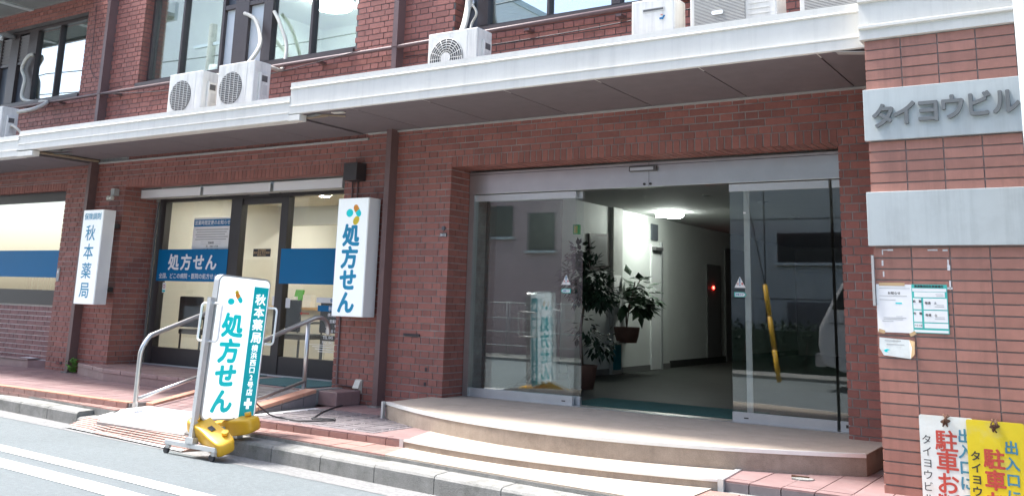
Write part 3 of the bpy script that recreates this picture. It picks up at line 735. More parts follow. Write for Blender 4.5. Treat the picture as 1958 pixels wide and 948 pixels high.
for k in range(60): bx('blind_slat', 'blind_cyan', u3, -5.60, -2.4, 8.135+.006*(k % 2), 8.15+.006*(k % 2), 4.26+k*.022, 4.26+k*.022+.018) if k < 40 else None
# blinds of the left window
for (xa, xb, z0, n) in ((-14.52, -13.92, 5.06, 17), (-13.86, -13.02, 5.2, 11)):
    for k in range(n): bx('blind_slat', 'blind', u1, xa, xb, 8.14, 8.16, z0+k*.022, z0+k*.022+.015)
# rooms behind the upper windows
def room(name, label, x0, x1, y0, y1, z0, z1, wall, floor, ceil, front=False):
    t = thing(name, label, 'room', ((x0+x1)/2, y0, z0), kind='structure')
    th = .06
    bx('back_wall', wall, t, x0, x1, y1, y1+th, z0, z1); bx('side_wall', wall, t, x0-th, x0, y0, y1+th, z0, z1); bx('side_wall', wall, t, x1, x1+th, y0, y1+th, z0, z1)
    bx('floor', floor, t, x0-th, x1+th, y0, y1+th, z0-th, z0-.001); bx('ceiling', ceil, t, x0-th, x1+th, y0, y1+th, z1+.001, z1+th)
    return t
r2 = room('upper_room', None, -11.6, -7.35, 8.25, 11.5, 3.8, 5.95, 'room_grey', 'lobby_floor', 'white_wall')
r1 = room('upper_room', None, -17.6, -12.9, 8.25, 10.5, 3.8, 5.95, 'white_wall', 'lobby_floor', 'white_wall')
r3 = room('upper_room', None, -5.95, -1.9, 8.25, 10.5, 3.8, 5.95, 'white_wall', 'lobby_floor', 'white_wall')
cl = thing('ceiling_lamp', 'round glowing ceiling lamp behind the upper middle window', 'lamp', (-10.2, 10.3, 5.94))
B().lathe([(.0, -.16), (.20, -.155), (.30, -.12), (.33, -.06), (.31, -.02)], (-10.2, 10.3, 5.93), 28).obj('diffuser', 'lamp_white', cl)
B().cyl((-10.2, 10.3, 5.91), .34, .035, 'z', 28).obj('lamp_base', 'white_wall', cl)
ci = thing('wall_air_conditioner', 'white indoor air conditioner seen through the upper middle window', 'air conditioner', (-10.3, 11.35, 4.9))
bx('casing', 'ac_white', ci, -10.75, -9.9, 11.25, 11.49, 4.85, 5.12, bevel=.02); bx('louvre', 'ac_grille', ci, -10.7, -9.95, 11.24, 11.26, 4.87, 4.91)

# ------------------------------------------------------------------ outdoor units on the canopy
def hose(t, pts, r_=.022): return B().tube(pts, r_, 10).obj('hose', 'hose', t)
def smooth(pts, n=6):
    P = [Vector(p) for p in pts]; out = []
    for i in range(len(P)-1):
        p0, p1, p2, p3 = P[max(i-1, 0)], P[i], P[i+1], P[min(i+2, len(P)-1)]
        for k in range(n):
            t = k/n; out.append(.5*((2*p1)+(-p0+p2)*t+(2*p0-5*p1+4*p2-p3)*t*t+(-p0+3*p1-3*p2+p3)*t**3))
    return out+[P[-1]]
def ac_unit(label, x, y, z, w_=.64, d_=.25, h=.50, style='bars', group='air conditioner outdoor units on the canopy'):
    t = thing('outdoor_unit', label, 'air conditioner', (x, y, z), group=group)
    M0 = dict(world=False)
    bx('casing', 'ac_white', t, 0, w_, 0, d_, .02, h, bevel=.012, world=False)
    fc = (.235, h*.50, .195) if style == 'bars' else (.235, h*.46, .20)
    B().cyl((fc[0], -.003, fc[1]), fc[2], .006, 'y', 36).obj('fan_opening', 'ac_dark', t, False)
    g = B()
    if style == 'bars':
        for k in range(-8, 9):
            zz_ = k*.0225; hw = math.sqrt(max(0, fc[2]**2-zz_**2)); g.box(fc[0]-hw, fc[0]+hw, -.012, -.006, fc[1]+zz_-.003, fc[1]+zz_+.003)
        for k in (-2, -1, 0, 1, 2): hw = math.sqrt(fc[2]**2-(k*.07)**2); g.box(fc[0]+k*.07-.003, fc[0]+k*.07+.003, -.016, -.011, fc[1]-hw, fc[1]+hw)
    else:
        for rr in (.075, .10, .125, .15, .175, .198): g.tube([(fc[0]+rr*math.cos(a), -.012, fc[1]+rr*math.sin(a)) for a in [k*math.pi/18 for k in range(37)]], .0035, 5)
        for k in range(16): a = k*math.pi/8; g.tube([(fc[0]+.06*math.cos(a), -.014, fc[1]+.06*math.sin(a)), (fc[0]+.2*math.cos(a), -.012, fc[1]+.2*math.sin(a))], .003, 5)
    g.obj('fan_grille', 'ac_white' if style != 'bars' else 'ac_grille', t, False)
    if style != 'bars': B().cyl((fc[0], -.02, fc[1]), .058, .012, 'y', 24).obj('fan_hub', 'ac_white', t, False)
    bx('valve_cover', 'ac_white', t, w_-.002, w_+.035, d_*.28, d_*.80, .08, h*.78, .01, False)
    bx('handle_recess', 'ac_dark', t, w_+.034, w_+.037, d_*.36, d_*.70, h*.60, h*.72, 0, False)
    bx('rating_label', 'ac_grille', t, w_+.034, w_+.0365, d_*.45, d_*.72, h*.34, h*.54, 0, False)
    bx('panel_seam', 'ac_grille', t, w_*.80, w_*.803, -.002, .003, .03, h-.01, 0, False)
    for fx in (.10, w_-.14): bx('foot', 'ac_dark', t, fx, fx+.05, -.02, d_+.02, 0, .022, 0, False)
    return t
a2 = ac_unit('left of the two paired white outdoor units on the shop canopy', -9.70, 7.08, 3.36, .62, .25, .58)
hose(a2, smooth([(-9.15, 7.30, 3.92), (-9.0, 7.55, 4.02), (-8.98, 7.80, 4.35), (-9.15, 7.96, 4.62), (-9.32, 8.0, 4.86), (-9.55, 8.02, 4.98)]), .026)
a3 = ac_unit('right of the two paired white outdoor units on the shop canopy', -8.80, 7.08, 3.36, .62, .25, .60)
hose(a3, smooth([(-8.45, 7.28, 3.95), (-8.50, 7.6, 4.02), (-8.60, 7.88, 4.08), (-8.66, 7.98, 4.4), (-8.82, 7.99, 4.72), (-8.98, 8.02, 4.92)]), .024)
a4 = ac_unit('white outdoor unit with round ring grille beside the downpipe', -5.655, 7.08, 3.41, .60, .25, .51, 'rings')
hose(a4, smooth([(-5.52, 7.30, 3.90), (-5.60, 7.55, 4.05), (-5.72, 7.80, 4.35), (-5.74, 7.86, 4.62), (-5.72, 7.86, 5.0), (-5.72, 7.9, 5.5)]), .034)
hose(a4, smooth([(-5.72, 7.88, 4.72), (-5.78, 7.95, 4.55), (-5.70, 7.95, 4.40), (-5.76, 7.95, 4.28), (-5.74, 7.9, 4.16)]), .014)
a1 = ac_unit('outdoor unit cut off by the left edge of the photo', -14.10, 7.08, 3.31, .62, .25, .58)
hose(a1, smooth([(-13.50, 7.3, 3.84), (-13.40, 7.5, 3.92), (-13.6, 7.8, 4.1), (-14.3, 7.95, 4.2), (-14.6, 7.95, 4.3), (-14.62, 7.97, 4.6), (-14.75, 7.97, 4.8), (-14.62, 7.97, 4.98), (-14.55, 8.02, 5.02)]), .03)
hose(a1, smooth([(-13.48, 7.22, 3.62), (-13.36, 7.22, 3.60), (-13.30, 7.3, 3.50), (-13.40, 7.3, 3.42)]), .02)
# gas water heater
wh = thing('water_heater', 'white box water heater with a narrow slot standing on the entrance canopy', 'water heater', (-3.4, 7.05, 3.41))
bx('casing', 'ac_white', wh, -3.40, -3.0, 7.05, 7.30, 3.42, 3.905, .015)
bx('exhaust_slot', 'ac_dark', wh, -3.285, -3.10, 7.044, 7.052, 3.795, 3.812); bx('slot_rim', 'ac_grille', wh, -3.295, -3.09, 7.046, 7.051, 3.786, 3.820)
bx('red_mark', 'ink_red', wh, -3.125, -3.105, 7.046, 7.0495, 3.745, 3.750); B().box(-.006, .006, 0, .003, -.02, .02, Matrix.Translation((-3.10, 7.046, 3.725)) @ Matrix.Rotation(.5, 4, 'Y')).obj('blue_mark', 'sign_blue', wh)
bx('blue_mark', 'sign_blue', wh, -3.135, -3.112, 7.046, 7.0495, 3.71, 3.725)
hose(wh, smooth([(-3.42, 7.15, 3.58), (-3.58, 7.2, 3.55), (-3.66, 7.3, 3.53), (-3.55, 7.4, 3.49), (-3.4, 7.32, 3.49)]), .02)
a5 = thing('outdoor_unit', 'large white outdoor unit with fine mesh front above the entrance canopy', 'air conditioner', (-2.85, 7.05, 3.41), group='air conditioner outdoor units on the canopy')
bx('casing', 'ac_white', a5, -2.86, -2.13, 7.05, 7.32, 3.42, 4.05, .012)
bx('mesh_back', 'ac_dark', a5, -2.82, -2.385, 7.044, 7.051, 3.50, 3.98)
g = B()
for k in range(40): g.box(-2.82, -2.385, 7.038, 7.043, 3.50+k*.0122, 3.50+k*.0122+.006)
g.obj('mesh_grille', 'ac_grille', a5)
B().rrect(-2.665, -2.565, 3.672, 3.708, .017, 7.028, 7.036).obj('badge', 'white_panel', a5)
lettering('badge_mark', [('-~-', -2.615, 3.69, .03)], 'trim_grey', a5, 7.027)
for k in range(8): bx('side_rib', 'ac_grille', a5, -2.36, -2.19, 7.046, 7.051, 3.50+k*.045, 3.504+k*.045)
a6 = thing('outdoor_unit', 'grey mesh outdoor unit next to the pillar cornice', 'air conditioner', (-1.7, 7.05, 3.41), group='air conditioner outdoor units on the canopy')
bx('casing', 'ac_white', a6, -1.95, -1.43, 7.05, 7.32, 3.42, 4.05, .012); bx('mesh_back', 'ac_dark', a6, -1.91, -1.45, 7.044, 7.051, 3.50, 3.98)
g = B()
for k in range(40): g.box(-1.91, -1.45, 7.038, 7.043, 3.50+k*.0122, 3.50+k*.0122+.006)
g.obj('mesh_grille', 'ac_grille', a6)
o = B().tube(smooth([(-2.15, 7.3, 3.50), (-2.06, 7.25, 3.56), (-2.0, 7.4, 3.66), (-1.93, 7.6, 3.85), (-1.9, 7.85, 4.05)]), .02, 10).obj('loose_hose', 'trim_grey'); tag(o, 'grey hose between the two mesh outdoor units', 'hose')

# ------------------------------------------------------------------ glass entrance
en = thing('glass_entrance', 'steel framed automatic glass entrance doors, centre stood open', 'entrance', (-3.8, 8.28, .338))
YE = 8.28
tr = bx('transom', 'steel', en, -5.905, -1.905, YE-.05, YE+.06, 2.445, 2.683, bevel=.003)
bx('transom_seam', 'frame_dark', tr, -3.775, -3.772, YE-.0515, YE-.049, 2.45, 2.68); bx('top_bead', 'frame_dark', tr, -5.9, -1.91, YE-.0515, YE-.049, 2.652, 2.657)
for x in (-3.82, -3.755): B().cyl((x, YE-.062, 2.472), .012, .012, 'y', 14).obj('lock_knob', 'frame_dark', tr)
sn = bx('door_sensor', 'ac_dark', tr, -3.97, -3.685, YE-.09, YE-.051, 2.595, 2.645, .004); bx('sensor_face', 'alu', sn, -3.955, -3.71, YE-.094, YE-.0885, 2.605, 2.63) if False else bx('sensor_face', 'alu', tr, -3.955, -3.71, YE-.094, YE-.0902, 2.603, 2.632)
bx('jamb_post', 'steel', en, -5.905, -5.84, YE-.04, YE+.04, .338, 2.444); bx('jamb_post', 'steel', en, -1.955, -1.905, YE+.02, YE+.06, .338, 2.444)
bx('end_bracket', 'alu', en, -1.925, -1.90, YE-.085, YE-.05, 2.60, 2.685)
def leaf(x0, x1, y, name='sliding_door'):
    p = bx('glass_leaf', 'pane_glass', en, x0, x1, y, y+.010, .425, 2.37)
    bx('top_rail', 'alu', p, x0, x1, y-.014, y+.024, 2.37, 2.438, bevel=.002); bx('bottom_rail', 'alu', p, x0, x1, y-.014, y+.024, .345, .425, bevel=.002)
    return p
l1 = leaf(-5.84, -4.60, YE); l2 = leaf(-2.985, -2.085, YE); l3 = leaf(-2.06, -1.955, YE+.005)
l4 = leaf(-5.70, -4.55, YE+.06)                             # slid-open leaf behind the left fixed one
bx('inner_stile', 'trim_grey', l2, -2.885, -2.83, YE+.085, YE+.10, .345, 2.437)
bx('threshold', 'steel', en, -5.84, -1.955, YE-.06, YE+.10, .338, .346)
bx('rail_knob', 'frame_dark', l3, -2.015, -1.995, YE-.012, YE-.0095, .375, .40)
bx('rail_slot', 'frame_dark', l1, -4.72, -4.68, YE-.0165, YE-.0142, .375, .385); bx('rail_slot', 'frame_dark', l2, -2.88, -2.84, YE-.0165, YE-.0142, .375, .385)
def warn(x, par, flip):
    tri = B().add([(x-.052, YE-.004, 1.50), (x+.052, YE-.004, 1.50), (x, YE-.004, 1.60), (x-.052, YE-.001, 1.50), (x+.052, YE-.001, 1.50), (x, YE-.001, 1.60)], [(0, 1, 2), (5, 4, 3), (0, 3, 4, 1), (1, 4, 5, 2), (2, 5, 3, 0)]).obj('warning_sticker', 'paper', par)
    B().add([(x-.006, YE-.0048, 1.585), (x+.006, YE-.0048, 1.585), (x+.003, YE-.0048, 1.535), (x-.003, YE-.0048, 1.535)], [(0, 3, 2, 1)]).obj('sticker_mark', 'sign_blue', par)
    bx('sticker_mark', 'sign_blue', par, x-.005, x+.005, YE-.0052, YE-.0045, 1.518, 1.528)
    lettering('sticker_text', [('注', x-.02, 1.535, .022), ('意', x+.022, 1.535, .022)], 'ink_red', par, YE-.0045, .02)
    s_ = -1 if flip else 1
    P_ = [(-.055, 1.418), (.04, 1.418), (.06, 1.44), (.04, 1.462), (-.055, 1.462)]
    B().add([(x+s_*a, YE-.003, z) for a, z in P_], [(0, 1, 2, 3, 4)]).obj('arrow_sticker', 'paper_teal', par)
    B().add([(x+s_*a*.82, YE-.0036, 1.44+(z-1.44)*.68) for a, z in P_], [(0, 1, 2, 3, 4)]).obj('arrow_sticker', 'paper', par)
    lettering('sticker_text', [('自動ドア', x-.004*s_, 1.44, .019)], 'sign_blue', par, YE-.004, .02)
warn(-4.70, l1, True); warn(-2.90, l2, False)
bx('white_dot', 'paper', l2, -2.86, -2.835, YE-.002, YE-.0005, 2.165, 2.18)
hn = thing('house_number_plate', 'tiny blue grey plate reading 20-12 on the brick corner', 'plate', (-5.97, 7.89, 1.98))
bx('plate', 'panel_slate', hn, -6.02, -5.935, 7.885, 7.899, 1.965, 2.005); lettering('number', [('20-12', -5.977, 1.985, .034)], 'white_text', hn, 7.884, .02)
B().cyl((-5.977, 7.882, 2.055), .022, .016, 'y', 16).obj('button', 'panel_slate', hn)
# ------------------------------------------------------------------ lobby behind
LX = -6.32
lb = thing('lobby', None, None, (-4, 10, .338), kind='structure')
bx('floor', 'lobby_floor', lb, -7.5, 2.0, 8.39, 22, .25, .338)
bx('ceiling', 'lobby_ceiling', lb, -7.5, 2.0, 8.34, 22, 2.74, 2.85)
bx('side_wall', 'white_wall', lb, LX-.1, LX, 11.0, 14.6, .338, 2.74)
bx('side_wall', 'white_wall', lb, LX-.13, LX-.03, 14.6, 22, .338, 2.74)
bx('side_wall', 'wall_panel_grey', lb, LX-.1, LX, 8.6, 11.0, .338, 2.74)
bx('wall_column', 'trim_grey', lb, LX, LX+.06, 12.42, 12.72, .338, 2.74)
bx('side_wall', 'wall_panel_grey', lb, -1.5, -1.4, 8.34, 22, .338, 2.74)
bx('back_wall', 'wall_panel_grey', lb, -7.5, 2, 21.9, 22, .338, 2.74)
bx('front_return', 'wall_panel_grey', lb, -6.4, -5.92, 8.62, 8.66, .338, 2.74)
bx('skirting', 'wall_panel_grey', lb, LX, LX+.012, 11.0, 14.6, .338, .42); bx('skirting', 'lobby_floor', lb, LX-.03, LX-.012, 14.6, 22, .338, .45)
bx('wall_panel', 'wall_panel_grey', lb, LX-.03, LX-.005, 16.3, 17.0, .45, 2.1)
bx('dark_doorway', 'wall_panel_grey', lb, LX-.03, LX-.004, 17.25, 18.4, .338, 2.45)
d_ = bx('office_door', 'white_panel', lb, LX, LX+.025, 13.83, 14.20, .345, 2.28); bx('door_closer', 'ac_dark', lb, LX+.025, LX+.09, 13.85, 14.15, 2.2, 2.25)
bx('door_frame', 'alu', lb, LX, LX+.035, 14.205, 14.26, .338, 2.34); bx('vent_panel', 'panel_slate', lb, LX, LX+.02, 13.85, 14.10, 2.36, 2.62)
o = bx('call_button', 'led_red', None, LX-.006, LX+.01, 16.58, 16.63, 1.66, 1.71); tag(o, 'glowing red lift call light on the lobby wall', 'light')
cl = thing('lobby_lamp', 'glowing white ceiling lamp inside the dark lobby', 'lamp', (-5.6, 13.3, 2.74))
B().lathe([(0, -.09), (.09, -.09), (.14, -.07), (.15, -.03), (.14, 0)], (-5.68, 13.3, 2.735), 24).obj('diffuser', 'lamp_lobby', cl)
B().tube([(-5.95, 13.25, 2.69), (-5.60, 13.35, 2.69)], .035, 12).obj('tube', 'lamp_lobby', cl)
for (x, y, w1) in ((-5.2, 9.4, 'unlit downlight in the lobby ceiling nearest the left door leaf'), (-3.9, 9.3, 'unlit downlight in the lobby ceiling just behind the transom lock'), (-4.4, 11.4, 'unlit downlight in the lobby ceiling in front of the glowing lamp'), (-4.0, 12.4, 'unlit downlight in the lobby ceiling right of the glowing lamp'), (-4.2, 14.6, 'farthest unlit downlight in the lobby ceiling')):
    t = thing('downlight', w1, 'downlight', (x, y, 2.73), group='lobby downlights'); B().lathe([(.045, 0), (.055, -.012), (.065, -.004), (.066, .0)], (x, y, 2.739), 16).obj('ring', 'alu', t); B().cyl((x, y, 2.733), .045, .005, 'z', 14).obj('lens', 'ac_dark', t)
o = bx('floor_mat', 'mat_green', None, -4.75, -2.95, 8.42, 9.2, .3385, .348); tag(o, 'dark green door mat just inside the glass entrance', 'mat')
ex = thing('exit_sign', 'small green exit sign in the lobby', 'sign', (-5.5, 9.9, 2.2)); bx('case', 'exit_green', ex, -5.54, -5.455, 9.9, 9.94, 2.14, 2.255); bx('figure', 'logo_yellow', ex, -5.52, -5.475, 9.893, 9.899, 2.155, 2.24)
pc = thing('framed_notice', 'dark tilted framed notice on the lobby wall', 'notice', (LX, 12, 1.8)); B().box(.004, .03, -.29, .29, -.25, .25, Matrix.Translation((LX, 12.03, 2.07)) @ Matrix.Rotation(.06, 4, 'X')).obj('frame', 'frame_brown', pc); B().box(.030, .033, -.25, .25, -.21, .21, Matrix.Translation((LX, 12.03, 2.07)) @ Matrix.Rotation(.06, 4, 'X')).obj('sheet', 'wall_panel_grey', pc)
o = bx('blue_poster', 'poster_blue', None, LX+.06, LX+.066, 12.44, 12.68, .40, .75); tag(o, 'blue poster low on the lobby wall column', 'poster')
o = bx('white_poster', 'paper', None, LX+.06, LX+.066, 12.44, 12.68, .76, 1.75); tag(o, 'white poster above the blue one on the lobby column', 'poster')
def leaf_shape(b, p, d, up, ln, wd):
    d = d.normalized(); s_ = d.cross(up).normalized(); u_ = s_.cross(d)
    a = p; c = p+d*ln; m1 = p+d*ln*.45+s_*wd-u_*wd*.15; m2 = p+d*ln*.45-s_*wd-u_*wd*.15; mm = p+d*ln*.5+u_*wd*.18
    b.add([a, m1, c, m2, mm], [(0, 1, 4), (1, 2, 4), (2, 3, 4), (3, 0, 4)])
def rv(): 
    while True:
        v = Vector((random.uniform(-1, 1), random.uniform(-1, 1), random.uniform(-1, 1)))
        if .05 < v.length < 1: return v
# potted ficus left, bracket-potted schefflera on the wall
pf_ = thing('potted_tree', 'tall leafy potted plant standing in the dark left of the lobby', 'plant', (-5.48, 10.07, .338))
B().lathe([(.0, .0), (.14, 0), (.18, .24), (.19, .27), (.17, .27), (.16, .22), (0, .22)], (-5.48, 10.07, .338), 20).obj('pot', 'terracotta', pf_)
B().tube(smooth([(-5.48, 10.07, .6), (-5.51, 10.08, 1.0), (-5.45, 10.06, 1.4), (-5.49, 10.07, 1.8)]), .022, 8, True, .012).obj('trunk', 'bark', pf_)
b = B()
for (c, r_, n) in (((-5.45, 10.07, 1.60), .30, 420), ((-5.22, 10.02, 1.45), .20, 160), ((-5.55, 10.12, 1.9), .16, 110), ((-5.43, 10.07, 1.02), .17, 45), ((-5.20, 10.02, .86), .16, 60)):
    for k in range(n):
        v = rv(); p = Vector(c)+v*r_; leaf_shape(b, p, (v+Vector((0, 0, -.5))+rv()*.6), Vector((0, 0, 1)), random.uniform(.08, .13), .028)
b.obj('foliage', 'leaf_dark', pf_)
ps = thing('hanging_plant', 'broad leaved plant in a brown basket pot on the white lobby wall', 'plant', (LX+.3, 12.35, .8))
B().lathe([(.0, 0), (.14, 0), (.17, .10), (.185, .20), (.185, .215), (.16, .215), (.15, .16), (0, .16)], (LX+.34, 12.30, .80), 20).obj('pot', 'terracotta', ps)
bx('wall_bracket', 'alu', ps, LX, LX+.34, 12.28, 12.32, .785, .80)
for (dx, dy, tz) in ((-.02, .05, 1.72), (.05, -.03, 1.65), (0, .02, 1.5)): B().tube(smooth([(LX+.34, 12.30, 1.0), (LX+.34+dx, 12.3+dy, 1.25), (LX+.36+dx*3, 12.45+dy*8, tz)]), .009, 6).obj('stem', 'bark', ps)
b = B()
for (c, r_, n) in (((LX+.36, 12.85, 1.50), .25, 42), ((LX+.38, 12.70, 1.34), .2, 26), ((LX+.34, 12.15, 1.42), .18, 26), ((LX+.36, 12.5, 1.62), .18, 16)):
    for k in range(n):
        v = rv(); p = Vector(c)+v*r_*.8; leaf_shape(b, p, v+Vector((.2, 0, -.35))+rv()*.4, Vector((0, 0, 1)), random.uniform(.16, .24), .075)
b.obj('foliage', 'leaf', ps)
# ------------------------------------------------------------------ pharmacy shop front
YS = 8.49
sf = thing('storefront', 'dark framed glazed shop front of the pharmacy with blue bands across the glass', 'shop front', (-9.5, 8.49, .335))
def fr(name, *a): return bx(name, 'frame_dark', sf, *a)
bx('jamb_trim', 'alu', sf, -11.55, -11.53, 8.43, 8.46, .336, 2.56); bx('jamb_trim', 'steel_bright', sf, -11.525, -11.495, 8.40, 8.43, .336, 2.56)
fr('side_post', -11.49, -11.345, YS-.05, YS+.05, .336, 2.72); fr('side_post', -9.97, -9.765, YS-.05, YS+.05, .336, 2.56); fr('side_post', -9.02, -8.89, YS-.05, YS+.05, .336, 2.56); fr('side_post', -7.62, -7.437, YS-.05, YS+.05, .336, 2.72)
fr('head_rail', -11.345, -7.62, YS-.05, YS+.05, 2.562, 2.72); fr('bottom_rail', -11.345, -9.97, YS-.04, YS+.04, .336, .565); fr('bottom_rail', -8.89, -7.62, YS-.04, YS+.04, .336, .565)
dr = bx('sliding_door', 'frame_dark', sf, -9.765, -9.02, YS-.03, YS+.03, .345, .565); bx('door_top_rail', 'frame_dark', dr, -9.765, -9.02, YS-.03, YS+.03, 2.48, 2.56)
bx('door_pane', 'pane_shop', dr, -9.765, -9.02, YS-.004, YS+.004, .565, 2.48)
bx('door_sensor', 'ac_dark', dr, -9.6, -9.25, YS-.09, YS-.051, 2.585, 2.64)
p1 = bx('window_pane', 'pane_shop', sf, -11.345, -9.97, YS-.004, YS+.004, .565, 2.562); p3 = bx('window_pane', 'pane_shop', sf, -8.89, -7.62, YS-.004, YS+.004, .565, 2.562)
bx('threshold', 'alu', sf, -11.49, -7.45, 8.40, 8.47, .3365, .345)
b1 = bx('blue_band', 'sign_blue', p1, -11.40, -9.955, YS-.0565, YS-.0525, 1.46, 1.893)
b2 = bx('blue_band', 'sign_blue', p3, -8.955, -7.45, YS-.0565, YS-.0525, 1.455, 1.892)
YB = YS-.057
for (ch, x) in (('処', -11.05), ('方', -10.79), ('せ', -10.53), ('ん', -10.27)): lettering('band_letter', [(ch, x, 1.715, .225, 1.05)], 'white_text', p1, YB, .035)
lettering('band_text', [('全国、どこの病院・医院の処方せんでも', -10.66, 1.53, .078, .98)], 'white_text', p1, YB, .012)
pos = bx('notice_poster', 'paper', p1, -10.76, -9.985, YS-.010, YS-.006, 1.80, 2.325); bx('poster_head', 'sign_blue', p1, -10.75, -9.995, YS-.012, YS-.0102, 2.205, 2.30)
lettering('poster_title', [('営業時間変更のお知らせ', -10.37, 2.255, .066)], 'white_text', p1, YS-.0125, .015)
for k in range(5): bx('print_line', 'trim_grey', p1, -10.70+.02*(k % 2), -10.04-.03*(k % 3), YS-.0112, YS-.0102, 2.155-k*.033, 2.168-k*.033)
bx('print_box', 'trim_grey', p1, -10.58, -10.17, YS-.0112, YS-.0102, 1.965, 1.968); bx('print_box', 'trim_grey', p1, -10.58, -10.17, YS-.0112, YS-.0102, 1.995, 1.998)

for e_ in (('営業時間', -10.37, 1.981, .03), ('月　 9:00～17:30', -10.34, 1.935, .034), ('火～金　9:00～18:30', -10.36, 1.89, .034)): lettering('poster_text', [e_], 'ink_black', p1, YS-.0105, .01)
plq = bx('door_plaque', 'ink_black', dr, -9.52, -9.20, YS-.010, YS-.0045, 1.795, 1.895); 
for e_ in (('処方箋調剤', -9.36, 1.875, .03), ('株式会社 秋本薬局', -9.36, 1.845, .036), ('横浜西口2号店', -9.36, 1.815, .024)): lettering('plaque_text', [e_], 'tape', dr, YS-.0105, .01)
bx('door_mark', 'white_text', dr, -9.10, -9.02+.0, YS-.0065, YS-.0045, 1.18, 1.30); bx('door_mark', 'paper', p3, -8.86, -8.78, YS-.0065, YS-.0045, 1.16, 1.28)
st = bx('no_smoking_sticker', 'paper', p1, -11.31, -11.24, YS-.006, YS-.0042, 1.30, 1.44); B().cyl((-11.275, YS-.0075, 1.385), .026, .0015, 'y', 18).obj('sticker_mark', 'ink_red', p1); B().cyl((-11.275, YS-.008, 1.385), .018, .001, 'y', 18).obj('sticker_mark', 'paper', p1)
bx('sticker_mark', 'sign_teal', p1, -11.305, -11.245, YS-.0072, YS-.0061, 1.31, 1.335)
# white print on the right pane
bx('notice_film', 'white_wall', p3, -8.20, -7.63, YS+.008, YS+.010, .70, 1.40) if False else None
gx0 = -8.0
bx('print_pill', 'paper', p3, -8.33, -7.7, YS-.007, YS-.0045, 1.235, 1.30); lettering('print_text', [('保険薬局', -8.0, 1.267, .05)], 'sign_blue', p3, YS-.0075, .02)
bx('print_block', 'sign_blue', p3, -8.30, -7.7, YS-.006, YS-.0045, 1.135, 1.205); lettering('print_text', [('秋本薬局', -8.0, 1.17, .06)], 'white_text', p3, YS-.0065, .02)
for e_ in (('横浜西口2号店', -7.98, 1.095, .045), ('営業時間', -8.0, 1.02, .045), ('月　　 9:00-17:30', -7.98, .965, .045), ('火～金 9:00-18:30', -7.98, .905, .045), ('TEL 045', -8.1, .83, .05), ('FAX 045', -8.1, .77, .05)): lettering('print_text', [e_], 'white_text', p3, YS-.0055, .015)
bx('print_line', 'white_text', p3, -8.42, -7.66, YS-.006, YS-.0045, .735, .742)
for k in range(3): bx('print_line', 'white_text', p3, -8.35+.05*k, -7.75-.03*k, YS-.006, YS-.0045, .712-k*.028, .721-k*.028)
B().add([(-8.60, YS-.006, 1.10), (-8.56, YS-.006, 1.12), (-8.56, YS-.006, 1.106), (-8.44, YS-.006, 1.106), (-8.44, YS-.006, 1.094), (-8.56, YS-.006, 1.094), (-8.56, YS-.006, 1.08)], [(0, 6, 5, 4, 3, 2, 1)]).obj('arrow_mark', 'ink_red', p3)
# three white light covers under the lintel
for (a, c, lab) in ((-11.545, -10.27, 'leftmost of the three white light covers above the shop front'), (-10.22, -8.935, 'middle one of the three white light covers above the shop front'), (-8.885, -7.71, 'right one of the three white light covers, peeling at its end')):
    t = thing('light_cover', lab, 'light cover', ((a+c)/2, 8.16, 2.6), group='white light covers above the shop front')
    bx('diffuser', 'white_panel', t, a+.008, c-.008, 8.152, 8.30, 2.592, 2.706, .004); bx('back_tray', 'trim_grey', t, a, c, 8.158, 8.31, 2.586, 2.5905); bx('end_cap', 'alu', t, a, a+.008, 8.15, 8.31, 2.591, 2.71); bx('end_cap', 'alu', t, c-.008, c, 8.15, 8.31, 2.591, 2.71)
# interior of the pharmacy
ph = room('pharmacy_room', None, -11.75, -7.3, 8.56, 12.6, .338, 2.75, 'cream_wall', 'wood_floor', 'cream_wall')
bx('partition', 'cream_wall', ph, -10.1, -10.0, 11.0, 12.6, .338, 2.75); bx('beam', 'white_wall', ph, -11.75, -7.3, 11.0, 11.15, 2.45, 2.75)
for (x, y, w1) in ((-10.9, 9.6, 'lit round downlight above the left waiting chairs'), (-9.6, 9.8, 'lit round downlight just inside the pharmacy sliding door'), (-8.35, 9.7, 'lit round downlight behind the right shop pane'), (-8.3, 11.6, 'lit round downlight at the back right of the pharmacy'), (-10.9, 11.6, 'lit round downlight at the back left of the pharmacy')):
    t = thing('shop_downlight', w1, 'downlight', (x, y, 2.74), group='pharmacy downlights'); B().cyl((x, y, 2.728), .075, .012, 'z', 20).obj('lens', 'lamp_shop', t); B().lathe([(.075, -.02), (.10, -.02), (.105, -.001)], (x, y, 2.75), 20).obj('ring', 'white_panel', t)
vt = thing('ceiling_vent', 'square air vent in the pharmacy ceiling beside the downlight', 'vent', (-8.0, 10.2, 2.74)); bx('vent_frame', 'white_panel', vt, -8.2, -7.85, 10.1, 10.45, 2.735, 2.748); bx('vent_slot', 'ac_dark', vt, -8.15, -7.9, 10.2, 10.35, 2.730, 2.734)
sh = thing('window_counter', 'cream counter with a wooden edge behind the left shop pane', 'counter', (-10.7, 10.3, .338))
bx('counter_body', 'cream_wall', sh, -11.7, -10.12, 10.55, 10.95, .338, 1.10); bx('counter_top', 'wood', sh, -11.72, -10.1, 10.5, 11.0, 1.10, 1.14, .004)
gs = thing('card_stand', 'bright green brochure stand on the counter', 'stand', (-10.95, 10.7, 1.14)); B().box(-.09, .09, -.01, .01, 0, .26, Matrix.Translation((-10.95, 10.72, 1.15)) @ Matrix.Rotation(-.25, 4, 'X')).obj('back_card', 'green_card', gs); bx('pocket', 'green_card', gs, -11.03, -10.87, 10.64, 10.70, 1.141, 1.22); bx('leaflet', 'paper', gs, -11.01, -10.89, 10.66, 10.68, 1.15, 1.30)
